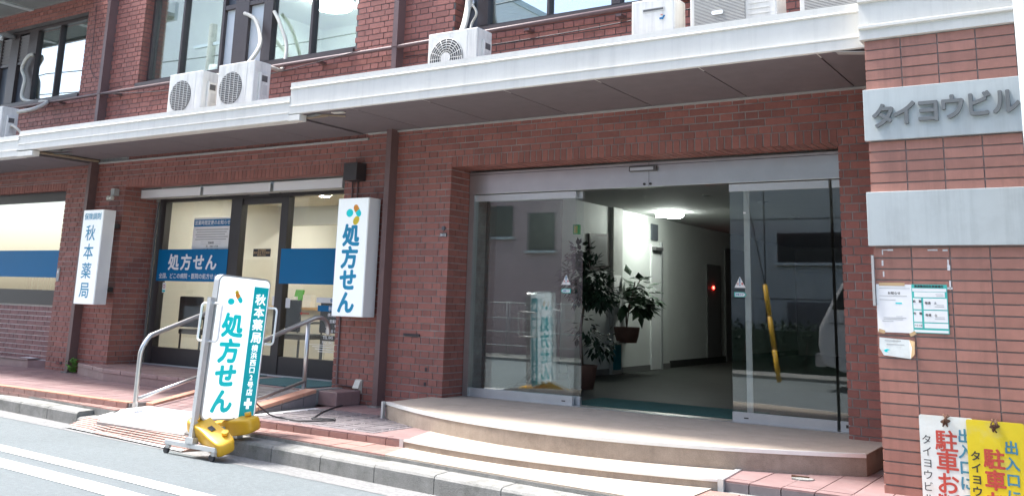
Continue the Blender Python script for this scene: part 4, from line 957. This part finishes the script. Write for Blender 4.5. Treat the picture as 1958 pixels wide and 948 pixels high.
o = bx('leaflet_stack', 'paper', None, -10.75, -10.58, 10.65, 10.75, 1.141, 1.33); tag(o, 'white leaflets beside the green stand', 'leaflets')
def chair(x, y, lab, rz=0):
    t = thing('waiting_chair', lab, 'chair', (x, y, .338), rz, 'black chairs in the waiting room')
    bx('seat', 'chair_black', t, -.24, .24, -.24, .24, .40, .47, .015, False); bx('backrest', 'chair_black', t, -.235, .235, -.27, -.22, .50, .92, .02, False)
    for sx in (-.21, .21):
        for sy in (-.22, .2): B().tube([(sx, sy, 0), (sx, sy, .40)], .014, 8).obj('leg', 'chair_black', t, False)
        B().tube([(sx*1.08, -.22, .62), (sx*1.08, .18, .62)], .016, 8).obj('armrest', 'chair_black', t, False)
        B().tube([(sx*1.08, .18, .40), (sx*1.08, .18, .62)], .012, 8).obj('arm_post', 'chair_black', t, False)
    return t
chair(-11.02, 9.02, 'black waiting chair nearest the left end of the shop window'); chair(-10.40, 9.05, 'middle black waiting chair behind the shop window'); chair(-9.45, 9.35, 'black waiting chair seen through the sliding door'); chair(-8.75, 9.5, 'black waiting chair behind the right shop pane')
wd_ = thing('wood_desk', 'honey coloured wooden desk behind the right shop pane', 'desk', (-7.9, 9.6, .338)); bx('desk_panel', 'wood', wd_, -8.2, -7.5, 9.6, 9.64, .62, 1.02, .004); bx('desk_top', 'wood', wd_, -8.25, -7.45, 9.55, 10.0, 1.021, 1.05, .004)
for (x, y) in ((-8.15, 9.65), (-7.55, 9.65), (-8.15, 9.92), (-7.55, 9.92)): bx('leg', 'wood', wd_, x-.02, x+.02, y-.02, y+.02, .338, 1.02)
bx('door_panel', 'wood', ph, -7.62, -7.305, 10.6, 10.64, .338, 2.3)
B().lathe([(0, .001), (.5, .001), (.5, .006), (0, .006)], (-8.1, 9.2, .338), 30).obj('floor_disc', 'concrete_light', ph)
lc = thing('paper_notice', 'white notices pinned on the pharmacy back wall', 'notice', (-9.3, 12.5, 1.4))
for (x, z) in ((-9.5, 1.35), (-9.15, 1.42), (-8.85, 1.3)): bx('sheet', 'paper', lc, x, x+.21, 12.58, 12.597, z, z+.29)
for (x0, y0, x1, y1, lab) in ((-9.55, 7.78, -8.92, 8.33, 'dark teal door mat mostly hidden behind the standing sign'), (-8.62, 7.55, -7.50, 8.33, 'dark teal door mat right of the standing sign')):
    o = bx('door_mat', 'mat_teal', None, x0, x1, y0, y1, .3315, .342); tag(o, lab, 'mat', 'door mats on the shop landing')
# ------------------------------------------------------------------ far-left shop window
lw2 = thing('side_shop_window', 'left shop window with a plain blue band, cut by the photo edge', 'window', (-14, 8.05, 1.07))
bx('sill', 'frame_dark', lw2, -17, -12.96, 8.0, 8.12, 1.07, 1.285); bx('head_rail', 'frame_dark', lw2, -17, -12.96, 8.02, 8.12, 2.60, 2.74); bx('side_post', 'frame_dark', lw2, -13.03, -12.96, 8.03, 8.12, 1.285, 2.60)
pn = bx('pane', 'pane_upper', lw2, -17, -13.03, 8.06, 8.068, 1.285, 2.60); bx('blue_band', 'sign_blue', lw2, -17, -13.035, 8.054, 8.058, 1.468, 1.868)
sr = room('side_room', None, -17, -12.9, 8.2, 11, .9, 2.75, 'cream_wall', 'wood_floor', 'cream_wall')
B().cyl((-14.3, 9.4, 2.735), .12, .012, 'z', 20).obj('added_fill_lamp', 'fill_lamp_dim', sr)  # unseen lamp, added only to brighten the side room
for k in range(9): bx('vertical_blind', 'brick_mauve', sr, -14.9+k*.17, -14.9+k*.17+.09, 8.6, 8.62, 1.0, 1.5)
# ------------------------------------------------------------------ lightbox signs
def lightbox(label, x0, x1, y0, y1, z0, z1):
    t = thing('lightbox_sign', label, 'sign', ((x0+x1)/2, y1, z0), group='upright lightbox signs on the brick wall')
    fc = bx('case', 'white_panel', t, x0, x1, y0+.012, y1, z0, z1, .004)
    bx('face', 'white_acrylic', t, x0+.006, x1-.006, y0, y0+.0118, z0+.006, z1-.006)
    for z in (z0+.2, z1-.2): bx('bracket', 'frame_dark', t, x0+.1, x1-.1, y1, 7.90, z-.03, z+.03)
    return t
s1 = lightbox('upright white lightbox reading 処方せん with a pill logo, right of the shop front', -7.277, -6.832, 7.65, 7.85, 1.106, 2.388)
for (ch, x, z) in (('処', -7.055, 1.975), ('方', -7.062, 1.735), ('せ', -7.066, 1.495), ('ん', -7.072, 1.255)): lettering('letter', [(ch, x, z, .245, 1.02)], 'blue_text', s1, 7.648, .045)
def capsule(par, x, z, ln, r_, ang, m1, m2, y, M=None, world=True):
    for (m, s_) in ((m1, 1), (m2, -1)):
        b = B(); P_ = [(-r_, 0)]+[(-r_+0, 0)]
        pts = [(r_, 0)]+[(r_*math.cos(a), ln/2-r_+r_*math.sin(a)) for a in [k*math.pi/10 for k in range(11)]]+[(-r_, 0)]
        V = []
        for (px, pz) in pts:
            pz *= s_; V.append(Vector((x+px*math.cos(ang)+pz*math.sin(ang), y, z-px*math.sin(ang)+pz*math.cos(ang))))
        if M: V = [M @ v for v in V]
        b.add(V, [tuple(range(len(V)))]); b.obj('logo_pill', m, par, world)
def disc(par, x, z, rx, rz, ang, m, y, M=None, world=True):
    V = [Vector((x+rx*math.cos(a)*math.cos(ang)-rz*math.sin(a)*math.sin(ang), y, z+rx*math.cos(a)*math.sin(ang)+rz*math.sin(a)*math.cos(ang))) for a in [k*math.pi/12 for k in range(24)]]
    if M: V = [M @ v for v in V]
    B().add(V, [tuple(range(24))]).obj('logo_pill', m, par, world)
capsule(s1, -6.985, 2.245, .150, .034, -.62, 'logo_orange', 'teal_text', 7.6475); disc(s1, -7.095, 2.222, .050, .044, 0, 'teal_text', 7.6475); disc(s1, -6.995, 2.138, .052, .040, .9, 'logo_yellow', 7.6475)
bx('logo_line', 'wood', s1, -7.025, -6.965, 7.6465, 7.6473, 2.136, 2.140)
s2 = lightbox('upright white lightbox with thin blue characters, left of the shop front', -11.927, -11.480, 7.56, 7.75, 1.116, 2.378)
lettering('small_letter', [('保険調剤', -11.705, 2.285, .098, .98)], 'blue_text', s2, 7.558, .012)
for (ch, z) in (('秋', 2.06), ('本', 1.81), ('薬', 1.555), ('局', 1.30)): lettering('letter', [(ch, -11.715, z, .225, 1.02)], 'blue_text', s2, 7.558, .008)
# black speaker box, conduits, cable outlet
sp = thing('wall_speaker', 'small black box on the brick above the right lightbox sign', 'speaker', (-7.19, 7.8, 2.6)); bx('case', 'frame_dark', sp, -7.30, -7.10, 7.72, 7.88, 2.60, 2.80, .006); bx('bracket', 'frame_dark', sp, -7.22, -7.16, 7.88, 7.9, 2.66, 2.74)
for x in (-7.30, -7.22): B().tube([(x, 7.885, 2.6), (x, 7.885, 2.38)], .009, 8).obj('conduit', 'pipe_brown', sp)
co = thing('outlet_conduit', 'thin brown conduit down to a beige weatherproof outlet by the ramp', 'outlet', (-7.2, 7.88, .37)); B().tube([(-7.36, 7.885, 1.12), (-7.355, 7.885, .372), (-7.08, 7.885, .362)], .011, 8).obj('conduit', 'pipe_brown', co)
B().add([(-7.075, 7.90, .44), (-6.995, 7.90, .44), (-6.995, 7.895, .32), (-7.075, 7.895, .32), (-7.075, 7.875, .435), (-6.995, 7.875, .435), (-6.995, 7.835, .355), (-7.075, 7.835, .355), (-7.0, 7.85, .345), (-7.065, 7.85, .345)], [(0, 4, 5, 1), (4, 7, 6, 5), (0, 3, 7, 4), (1, 5, 6, 2), (7, 3, 2, 6)]).obj('outlet_hood', 'hose', co); bx('outlet_plate', 'hose', co, -7.08, -6.99, 7.888, 7.899, .30, .445)
# bracket light left of the shop jamb, doorphone on the pier
bl = thing('wall_spotlight', 'small double spotlight on the brick left of the shop opening', 'lamp', (-11.72, 7.88, 2.6)); bx('base', 'trim_grey', bl, -11.76, -11.68, 7.82, 7.899, 2.60, 2.70)
for dx in (-.03, .04): B().lathe([(0, 0), (.03, .0), (.035, .03), (.02, .06)], (-11.73+dx, 7.80, 2.535), 12).obj('bulb', 'hose', bl)
dp = thing('door_phone', 'slim grey call plate on the brick pier beside the left window', 'door phone', (-12.9, 7.89, 1.6)); bx('plate', 'trim_grey', dp, -12.93, -12.87, 7.885, 7.899, 1.42, 1.60); bx('button', 'paper', dp, -12.915, -12.885, 7.88, 7.886, 1.53, 1.57)
wb = thing('wall_mark', 'small dark brown metal tag low on the left pier', 'tag', (-12.75, 7.89, .3)); bx('plate', 'ink_black', wb, -12.70, -12.56, 7.89, 7.899, .275, .31); bx('rim', 'ink_red', wb, -12.68, -12.60, 7.887, 7.8895, .287, .297)
wdp = thing('weed', 'small bright green weed at the foot of the left downpipe', 'weed', (-12.12, 7.80, .19)); b = B()
for k in range(60):
    a = random.uniform(0, 6.28); p = Vector((-12.12+random.uniform(-.06, .09), 7.79+random.uniform(-.05, .05), .2+random.uniform(0, .17))); leaf_shape(b, p, Vector((math.cos(a), math.sin(a)*.6, random.uniform(.1, .6))), Vector((0, 0, 1)), random.uniform(.045, .075), .022)
b.obj('foliage', 'weed_leaf', wdp); B().tube([(-12.12, 7.79, .185), (-12.10, 7.78, .32)], .004, 5).obj('stem', 'weed_leaf', wdp)
# ------------------------------------------------------------------ handrails
def rail(label, pts, low, posts):
    t = thing('handrail', label, 'handrail', (pts[0][0], pts[0][1], pts[0][2]), group='stainless handrails of the ramp')
    B().tube(pts, .024, 14).obj('top_rail', 'steel', t); B().tube(low, .018, 12).obj('lower_rail', 'steel', t)
    for p in posts: B().tube(p, .023, 14).obj('post', 'steel', t)
    for p in posts: B().lathe([(.023, .006), (.045, .005), (.047, 0)], p[0], 16).obj('base_flange', 'steel', t)
xL, xR = -8.40, -7.40
rail('stainless handrail on the left of the ramp, bending down at the street end', smooth([(xL, 6.12, .17), (xL, 6.12, .62), (xL, 6.135, .74), (xL, 6.20, .845), (xL, 6.29, .892), (xL, 6.8, 1.065), (xL, 7.30, 1.235), (xL, 7.42, 1.25), (xL, 7.50, 1.20), (xL, 7.51, 1.10)], 5), [(xL, 6.12, .245), (xL, 7.38, .56)], [[(xL, 7.36, .32), (xL, 7.36, 1.24)]])
rail('stainless handrail on the right of the ramp, ending in a hook by the lightbox', smooth([(xR, 6.16, .165), (xR, 6.16, .48), (xR, 6.20, .60), (xR, 6.29, .655), (xR, 6.9, .875), (xR, 7.45, 1.055), (xR, 7.58, 1.085), (xR, 7.68, 1.065), (xR, 7.745, .99), (xR, 7.755, .90)], 5), [(xR, 6.16, .05+.19), (xR, 6.85, .292), (xR, 7.44, .42)], [[(xR, 7.44, .335), (xR, 7.44, 1.045)]])
# ------------------------------------------------------------------ free-standing sign on castors
AN = R(88)
fs = thing('standing_sign', 'white and teal sign board on a castor frame reading 処方せん, at the kerb', 'sign', (-6.57, 5.31, -.018))
T0 = Matrix.Translation((-6.57, 5.31, -.018)) @ Matrix.Rotation(AN, 4, 'Z') @ Matrix.Rotation(R(3.2), 4, 'Y')   # x = along the panel, -y = the face toward the camera
def FS(b, name, m, par=fs, bevel=0.): b.v = [tuple(T0 @ Vector(v)) for v in b.v]; return b.obj(name, m, par, bevel=bevel)
W_, Z0_, Z1_ = .575, .29, 1.50
x0 = .075
for xx in (.045, .50):
    FS(B().box(xx-.022, xx+.022, -.022, .022, .10, 1.30 if xx < .1 else .33), 'post', 'alu')
    FS(B().box(xx-.022, xx+.022, -.33, .33, .075, .112), 'base_bar', 'alu', bevel=.004)
    FS(B().box(xx-.03, xx+.03, -.05, .05, .112, .16), 'post_shoe', 'alu')
    for sy in (-.30, .30):
        FS(B().box(xx-.012, xx+.012, sy-.022, sy+.022, .045, .075), 'castor_fork', 'steel'); 
        cw = B().cyl((xx-.011, sy+.018, .030), .030, .022, 'x', 18); FS(cw, 'castor_wheel', 'rubber')
FS(B().box(.06, .49, -.012, .012, .205, .235), 'cross_bar', 'alu')
pan = FS(B().rrect(x0, x0+W_, Z0_, Z1_, .055, -.033, .033, 6), 'panel_frame', 'alu')
FS(B().rrect(x0+.014, x0+W_-.014, Z0_+.014, Z1_-.014, .045, -.0355, -.0335, 6), 'face', 'sign_face_lit'); FS(B().rrect(x0+.014, x0+W_-.014, Z0_+.014, Z1_-.014, .045, .0335, .0355, 6), 'face', 'sign_face_lit')
def hoop(xa):
    P_ = []
    for (cy, cz, a0) in ((.10, .97, -90), (.10, 1.215, 0), (-.10, 1.215, 90), (-.10, .97, 180)):
        for k in range(6): a = R(a0+18*k); P_.append((xa, cy+.035*math.cos(a), cz+.035*math.sin(a)))
    return P_+[P_[0], P_[1]]
FS(B().tube(hoop(x0-.012), .0095, 8), 'handle', 'white_panel'); FS(B().tube(hoop(x0+W_+.018), .0095, 8), 'handle', 'white_panel')
for side in (0, 1):
    M2 = T0 if side == 0 else T0 @ Matrix.Translation((2*x0+W_, 0, 0)) @ Matrix.Rotation(math.pi, 4, 'Z')
    sx0, sx1 = x0+.392, x0+W_-.020
    s_ = B().rrect(sx0, sx1, Z0_+.02, Z1_-.075, .03, -.0365, -.0358, 5, (1, 0, 0, 0)); s_.v = [tuple(M2 @ Vector(v)) for v in s_.v]; s_.obj('teal_strip', 'sign_teal', fs)
    for (ch, x, z) in (('処', .205, 1.075), ('方', .200, .86), ('せ', .195, .655), ('ん', .192, .445)): lettering('letter', [(ch, x0+x, z, .205, 1.14)], 'teal_text', fs, -.0360, .05, M=M2)
    cx = (sx0+sx1)/2+.002
    for (ch, z) in (('秋', 1.315), ('本', 1.205), ('薬', 1.095), ('局', .985)): lettering('strip_letter', [(ch, cx, z, .100, 1.2)], 'sign_face_lit', fs, -.0370, .03, M=M2)
    for i, ch in enumerate('横浜西口2号店'): lettering('strip_small_letter', [(ch, cx, .895-i*.0625, .060, 1.2)], 'sign_face_lit', fs, -.0370, .025, M=M2)
    s_ = B().box(cx-.042, cx+.042, -.0376, -.0369, .425-.016, .425+.016).box(cx-.016, cx+.016, -.0379, -.0369, .425-.045, .425+.045); s_.v = [tuple(M2 @ Vector(v)) for v in s_.v]; s_.obj('cross_mark', 'sign_face_lit', fs)
    capsule(fs, x0+.235, 1.315, .105, .021, -.75, 'logo_orange', 'teal_text', -.0364, M2); disc(fs, x0+.155, 1.278, .036, .027, 0, 'teal_text', -.0364, M2); disc(fs, x0+.205, 1.36, .02, .016, .3, 'logo_yellow', -.0364, M2)
# yellow water tanks that weigh the sign down
def tank(label, loc, rot):
    t = thing('weight_tank', label, 'weight tank', loc, group='yellow weight tanks of the standing sign')
    MR = Matrix.Rotation(rot[2], 4, 'Z') @ Matrix.Rotation(rot[1], 4, 'Y') @ Matrix.Rotation(rot[0], 4, 'X')
    bm = bmesh.new(); bmesh.ops.create_cube(bm, size=1)
    bmesh.ops.subdivide_edges(bm, edges=bm.edges[:], cuts=5, use_grid_fill=True)
    for v in bm.verts:
        x_, y_, z_ = v.co*2
        f_ = 1-.10*abs(x_)**4; g_ = 1-.12*(abs(y_)**4+abs(z_)**4)/2
        wst = 1-.16*math.exp(-((x_-.05)/.16)**2)*(abs(y_) > .6)-.10*math.exp(-((x_+.45)/.14)**2)
        v.co = Vector((x_*.265*g_, y_*.088*f_*wst, z_*.066*f_*(1-.2*math.exp(-((x_-.05)/.14)**2)*(abs(y_) < .3))))
    me = bpy.data.meshes.new('tank_body'); bm.to_mesh(me); bm.free(); me.materials.append(MATS['tank_yellow']); me.polygons.foreach_set('use_smooth', [True]*len(me.polygons))
    o = bpy.data.objects.new('tank_body', me); COL.objects.link(o); o.matrix_basis = MR; attach(o, t, False); md = o.modifiers.new('s', 'SUBSURF'); md.levels = 1; md.render_levels = 1
    for (nm, q, r_, h) in (('filler_cap', (.16, .04, .07), .028, .028), ('filler_cap', (-.15, -.03, .07), .022, .02)):
        o = B().cyl((0, 0, 0), r_, h, 'z', 16).obj(nm, 'tank_yellow', t, False); o.matrix_basis = MR @ Matrix.Translation(q)
    o = B().box(-.03, .03, -.02, .02, .074, .078).obj('label_sticker', 'ink_black', t, False); o.matrix_basis = MR @ Matrix.Translation((.02, 0, -.005))
    return t
tank('yellow plastic weight tank lying slanted over the left base bar of the sign', (-6.44, 5.44, .165), (R(20), R(20), R(-4)))
tank('yellow plastic weight tank tucked behind the standing sign', (-6.56, 5.76, .19), (R(10), R(-8), R(10)))
cb = B().tube(smooth([(-6.57, 5.75, .62), (-6.56, 5.95, .42), (-6.62, 6.25, .245), (-6.60, 6.42, .199), (-6.42, 6.40, .198), (-6.30, 6.50, .198), (-6.21, 6.64, .198), (-6.28, 6.72, .198), (-6.42, 6.60, .2), (-6.48, 6.68, .198), (-6.68, 6.97, .198), (-6.82, 7.22, .198), (-6.93, 7.45, .198), (-7.0, 7.65, .205), (-7.03, 7.80, .26), (-7.03, 7.84, .34)], 6), .0072, 8).obj('power_cable', 'cable_black'); tag(cb, 'black power cable looping from the standing sign to the wall outlet', 'cable')
# ------------------------------------------------------------------ notices and boards on the pillar
def sheet(name, label, m, x0, x1, z0, z1, y=6.594):
    t = thing(name, label, 'notice', ((x0+x1)/2, 6.6, z0)); bx('sheet', m, t, x0, x1, y, y+.002, z0, z1); return t
n1 = sheet('paper_notice', 'white A4 notice taped to the pillar, left of the teal table', 'paper', -1.379, -1.160, 1.192, 1.501)
lettering('title', [('お知らせ', -1.268, 1.445, .020)], 'ink_black', n1, 6.5935, .02)
for (a, c, z) in ((-1.36, -1.17, 1.475), (-1.36, -1.19, 1.425), (-1.36, -1.26, 1.40), (-1.34, -1.20, 1.285), (-1.34, -1.22, 1.275), (-1.35, -1.28, 1.262)): bx('print_line', 'trim_grey', n1, a, c, 6.5932, 6.5938, z, z+.003)
bx('print_line', 'teal_text', n1, -1.262, -1.222, 6.5932, 6.5938, 1.376, 1.384); bx('print_box', 'trim_grey', n1, -1.262, -1.222, 6.5932, 6.5938, 1.295, 1.297)
for (x, z, a) in ((-1.355, 1.198, -.3), (-1.165, 1.188, .5)): B().box(-.02, .02, 0, .0006, -.011, .011, Matrix.Translation((x, 6.5925, z)) @ Matrix.Rotation(-a, 4, 'Y')).obj('tape_piece', 'tape', n1)
bx('tape_piece', 'tape', n1, -1.36, -1.20, 6.5925, 6.5931, 1.492, 1.512)
n2 = sheet('paper_notice', 'teal and white table notice taped to the pillar', 'paper_teal', -1.160, -.947, 1.195, 1.503)
lettering('title', [('資源集団回収実施場所', -1.055, 1.491, .0175)], 'ink_black', n2, 6.5935, .03)
for (a, c, z0, z1) in ((-1.155, -.952, 1.458, 1.478), (-1.145, -.962, 1.422, 1.455), (-1.153, -1.105, 1.345, 1.415), (-1.092, -.952, 1.345, 1.415), (-1.153, -1.105, 1.265, 1.338), (-1.092, -.952, 1.265, 1.338), (-1.153, -1.105, 1.228, 1.258), (-1.092, -.952, 1.228, 1.258), (-1.155, -.952, 1.20, 1.215)): bx('table_cell', 'paper', n2, a, c, 6.5933, 6.5939, z0, z1)
for e_ in (('紙　類', -1.129, 1.395, .018), ('布　類', -1.129, 1.318, .018), ('アルミ缶', -1.129, 1.243, .012), ('毎週　土', -1.048, 1.386, .018), ('毎週　土', -1.048, 1.310, .018)): lettering('table_text', [e_], 'ink_black', n2, 6.5930, .02)
for z in (1.44, 1.43, 1.372, 1.362, 1.296, 1.286): bx('print_line', 'trim_grey', n2, -1.03+random.uniform(0, .02), -.97, 6.5928, 6.5932, z, z+.003)
n3 = thing('torn_notice', 'torn weathered notice hanging loose below the A4 sheets', 'notice', (-1.27, 6.6, 1.02)); B().add([(-1.372, 6.594, 1.158), (-1.19, 6.594, 1.148), (-1.175, 6.585, 1.10), (-1.185, 6.592, 1.03), (-1.35, 6.594, 1.045), (-1.375, 6.594, 1.09)], [(0, 5, 4, 3, 2, 1)]).obj('sheet', 'paper_worn', n3); B().add([(-1.19, 6.5938, 1.15), (-1.155, 6.588, 1.14), (-1.158, 6.58, 1.06), (-1.185, 6.592, 1.03), (-1.175, 6.585, 1.10)], [(0, 4, 3, 2, 1)]).obj('torn_flap', 'tape', n3)
disc(n3, -1.325, 1.075, .022, .010, 0, 'teal_text', 6.5935)
for (a, c, z) in ((-1.34, -1.24, 1.138), (-1.33, -1.22, 1.115), (-1.29, -1.22, 1.06)): bx('print_line', 'trim_grey', n3, a, c, 6.5932, 6.5938, z, z+.004)
def board(label, x0, x1, y, z1, m, cols):
    t = thing('parking_board', label, 'sign board', ((x0+x1)/2, y, .02), group='no parking boards tied to the pillar')
    h = z1-.02; B().rrect(x0, x1, .02, z1, .012, y, y+.004, 4).obj('board', m, t)
    for (txt, cx, z, pitch, sz, mm, bold) in cols:
        for i, ch in enumerate(txt):
            if z-i*pitch > .05: lettering('letter', [(ch, cx, z-i*pitch, sz, 1.0)], mm, t, y-.0008, bold)
    xm = (x0+x1)/2
    for k in range(5): B().tube([(xm-.03+random.uniform(0, .06), y-.01, z1+random.uniform(.0, .02)), (xm+random.uniform(-.03, .03), y-.016, z1-.02), (xm+random.uniform(-.015, .015), y-.008, z1-.05-random.uniform(0, .015))], .0045, 6).obj('wire_tie', 'rust', t)
    disc(t, xm, z1-.03, .03, .012, .2, 'rust', y-.0006)
    return t
board('white board behind, painted with red 駐車お断り, wired to the pillar foot', -1.153, -.845, 6.575, .694, 'board_white', [('タイヨウビル', -1.115, .545, .070, .062, 'ink_black', .0), ('駐車お断り', -1.0, .545, .125, .135, 'ink_red', .02), ('出入口につき', -.893, .585, .092, .088, 'ink_blue', .025)])
board('yellow board in front, painted with red 駐車お断り and blue letters', -.880, -.565, 6.555, .690, 'board_yellow', [('タイヨウビル', -.838, .478, .068, .062, 'ink_black', .02), ('駐車お断り', -.737, .470, .122, .120, 'ink_red', .03), ('出入口につき', -.640, .545, .092, .080, 'ink_blue', .03)])
pw = thing('side_pole', 'pale weathered pole at the right edge of the photo', 'pole', (-.365, 6.2, .19)); B().tube([(-.365, 6.2, .19), (-.365, 6.2, 5.5)], .06, 16).obj('pole_shaft', 'pole_white', pw); bx('wall_bracket', 'alu', pw, -.37, -.32, 6.2, 6.6, 3.9, 3.95); bx('wall_bracket', 'alu', pw, -.37, -.32, 6.2, 6.6, 2.2, 2.25)
# ------------------------------------------------------------------ the other side of the street (seen mirrored in the glass)
op = tag(B().box(-60, 60, -9, -1.9, 0, .06).obj('far_pavement', 'concrete'), kind='structure')
def block(name, label, m, x0, x1, y0, y1, h, wins, ledge=None):
    t = thing(name, label, 'building', ((x0+x1)/2, y1, .06)); bx('wall', m, t, x0, x1, y0, y1, .06, h); bx('parapet', 'plaque', t, x0-.06, x1+.06, y0-.06, y1+.06, h, h+.25)
    for (a, c, z0, z1) in wins:
        f_ = bx('window', 'frame_dark', t, a, c, y1-.02, y1+.012, z0, z1); bx('pane', 'van_glass', f_, a+.05, (a+c)/2-.02, y1+.0125, y1+.018, z0+.05, z1-.05); bx('pane', 'van_glass', f_, (a+c)/2+.02, c-.05, y1+.0125, y1+.018, z0+.05, z1-.05); bx('sill', 'plaque', f_, a-.05, c+.05, y1+.0125, y1+.08, z0-.06, z0)
    if ledge:
        for z in ledge: bx('joint_line', 'frame_dark', t, x0, x1, y1+.0005, y1+.004, z, z+.02)
    return t
block('pink_house', 'dusky pink stucco house across the street', 'stucco_pink', -18.5, -9.6, -10, -3.5, 6.2, [(-13.75, -13.0, 2.95, 3.75), (-12.55, -11.75, 2.6, 3.55), (-16.5, -15.5, 2.8, 3.7)])
gb = block('grey_office', 'grey green panelled office across the street', 'panel_green_grey', -9.3, 4, -12, -4.2, 9.5, [(-6.4, -3.2, 2.35, 3.0), (-2.6, .6, 2.35, 3.0), (-6.4, -3.2, 5.5, 6.8), (-2.4, .6, 5.5, 6.8)], (1.55, 3.3, 4.0, 4.9, 7.2))
for x in (-8.0, -6.7, -2.9, .8): bx('joint_line', 'frame_dark', gb, x, x+.02, -4.2, -4.195, .06, 9.5)
bx('shutter', 'shutter_dark', gb, -6.2, -3.3, -4.2, -4.15, .3, 1.5)
block('white_block', 'pale apartment block diagonally across the street', 'panel_white', -33, -19.5, -16, -5.5, 13, [(-32+k*3.1, -30.4+k*3.1, z, z+1.3) for k in range(4) for z in (1.2, 4.1, 7.0)])
fe = thing('mesh_fence', 'low chain fence in front of the pink house', 'fence', (-12, -2.6, .06))
for k in range(9): B().tube([(-15.5+k*.75, -2.6, .06), (-15.5+k*.75, -2.6, 1.35)], .02, 8).obj('post', 'trim_grey', fe)
for z in (.3, .62, .94, 1.3): B().tube([(-15.5, -2.6, z), (-9.5, -2.6, z)], .014, 6).obj('rail', 'trim_grey', fe)
for k in range(60): B().tube([(-15.5+k*.1, -2.6, .1), (-15.5+k*.1, -2.6, 1.3)], .004, 4).obj('wire', 'trim_grey', fe)
hd = thing('hedge', 'dark clipped hedge before the grey office', 'hedge', (-5, -3.4, .06)); b = B()
for k in range(5200):
    p = Vector((random.uniform(-8.5, -2), random.uniform(-3.85, -3.1), random.uniform(.15, 1.05))); leaf_shape(b, p, rv(), Vector((0, 0, 1)), .10, .035)
b.obj('foliage', 'leaf_dark', hd); bx('core', 'leaf_dark', hd, -8.4, -2.1, -3.75, -3.2, .06, .9)
for k in range(10): B().tube([(-8.2+k*.65, -3.2, .06), (-8.1+k*.65, -3.15, .7)], .015, 6).obj('stem', 'bark', hd)
gg = thing('guy_wire_guard', 'yellow guy wire guard across the street', 'guard', (-5.47, -1.2, 0)); gt = Vector((-5.82, -1.45, 1.82)); gb_ = Vector((-5.47, -1.08, .02))
for k in range(3): B().tube([gb_.lerp(gt, k/3), gb_.lerp(gt, (k+.94)/3)], .045, 12).obj('sleeve', 'guard_yellow', gg)
B().tube([gt, (-7.5, -3.0, 8)], .01, 6).obj('guy_wire', 'cable_black', gg)
up = thing('utility_pole', 'concrete utility pole with a transformer across the street', 'utility pole', (-23.4, -2.3, 0)); B().tube([(-23.4, -2.3, 0), (-23.4, -2.3, 9.6)], .17, 14, True, .12).obj('shaft', 'concrete', up); bx('cross_arm', 'alu', up, -24.2, -22.6, -2.35, -2.25, 8.9, 9.0); B().cyl((-23.0, -2.3, 7.4), .28, .8, 'z', 16).obj('transformer', 'plaque', up)
for (z, y, lab) in ((9.0, -2.3, 'highest street cable mirrored in the windows'), (8.2, -2.2, 'middle street cable mirrored in the windows'), (7.1, -2.35, 'lowest street cable mirrored in the windows')):
    o = B().tube([(-60+110*t, y, z-.5*math.sin(math.pi*((t*4) % 1))) for t in [k/64 for k in range(65)]], .02, 5).obj('street_cable', 'cable_black'); tag(o, lab, 'cable')
# parked van
vn = thing('parked_van', 'silver van parked on the far side of the street', 'van', (-4.42, .12, 0), R(-4.6))
def prof_y(prof, y0, y1): 
    n = len(prof); V = [(x, y0, z) for x, z in prof]+[(x, y1, z) for x, z in prof]; return V, [tuple(range(n-1, -1, -1)), tuple(range(n, 2*n))]+[(i, (i+1) % n, n+(i+1) % n, n+i) for i in range(n)]
pv = [(.07, .45), (0, .75), (.02, 1.05), (.17, 1.35), (.40, 1.78), (.72, 1.92), (3.3, 1.95), (3.65, 1.85), (3.78, 1.2), (3.8, .45), (3.4, .32), (.42, .32)]
B().add(*prof_y(pv, -1.60, 0)).obj('body', 'van_silver', vn, False, .06)
B().add(*prof_y([(.24, 1.36), (.44, 1.72), (.87, 1.78), (1.27, 1.78), (1.27, 1.32)],   .002, .008)).obj('side_window', 'van_glass', vn, False); B().add(*prof_y([(1.37, 1.32), (1.37, 1.78), (2.5, 1.80), (2.5, 1.32)],   .002, .008)).obj('side_window', 'van_glass', vn, False)
bx('roof_rail', 'steel_bright', vn, .42, 3.3, -.10, -.05, 1.955, 1.99, 0, False); bx('bumper', 'steel', vn, -.06, .12, -1.55, -.03, .40, .62, .02, False); bx('belt_line', 'steel_bright', vn, .2, 3.7, .002, .012, 1.12, 1.135, 0, False)
for x in (.80, 3.0):
    for y in (-.17, -1.62): w_ = B().cyl((x, y, .32), .32, .19, 'y', 24).obj('wheel', 'rubber', vn, False); B().cyl((x, y+(  .191 if y > -1 else -.012), .32), .19, .011, 'y', 20).obj('rim', 'alu', w_, False)
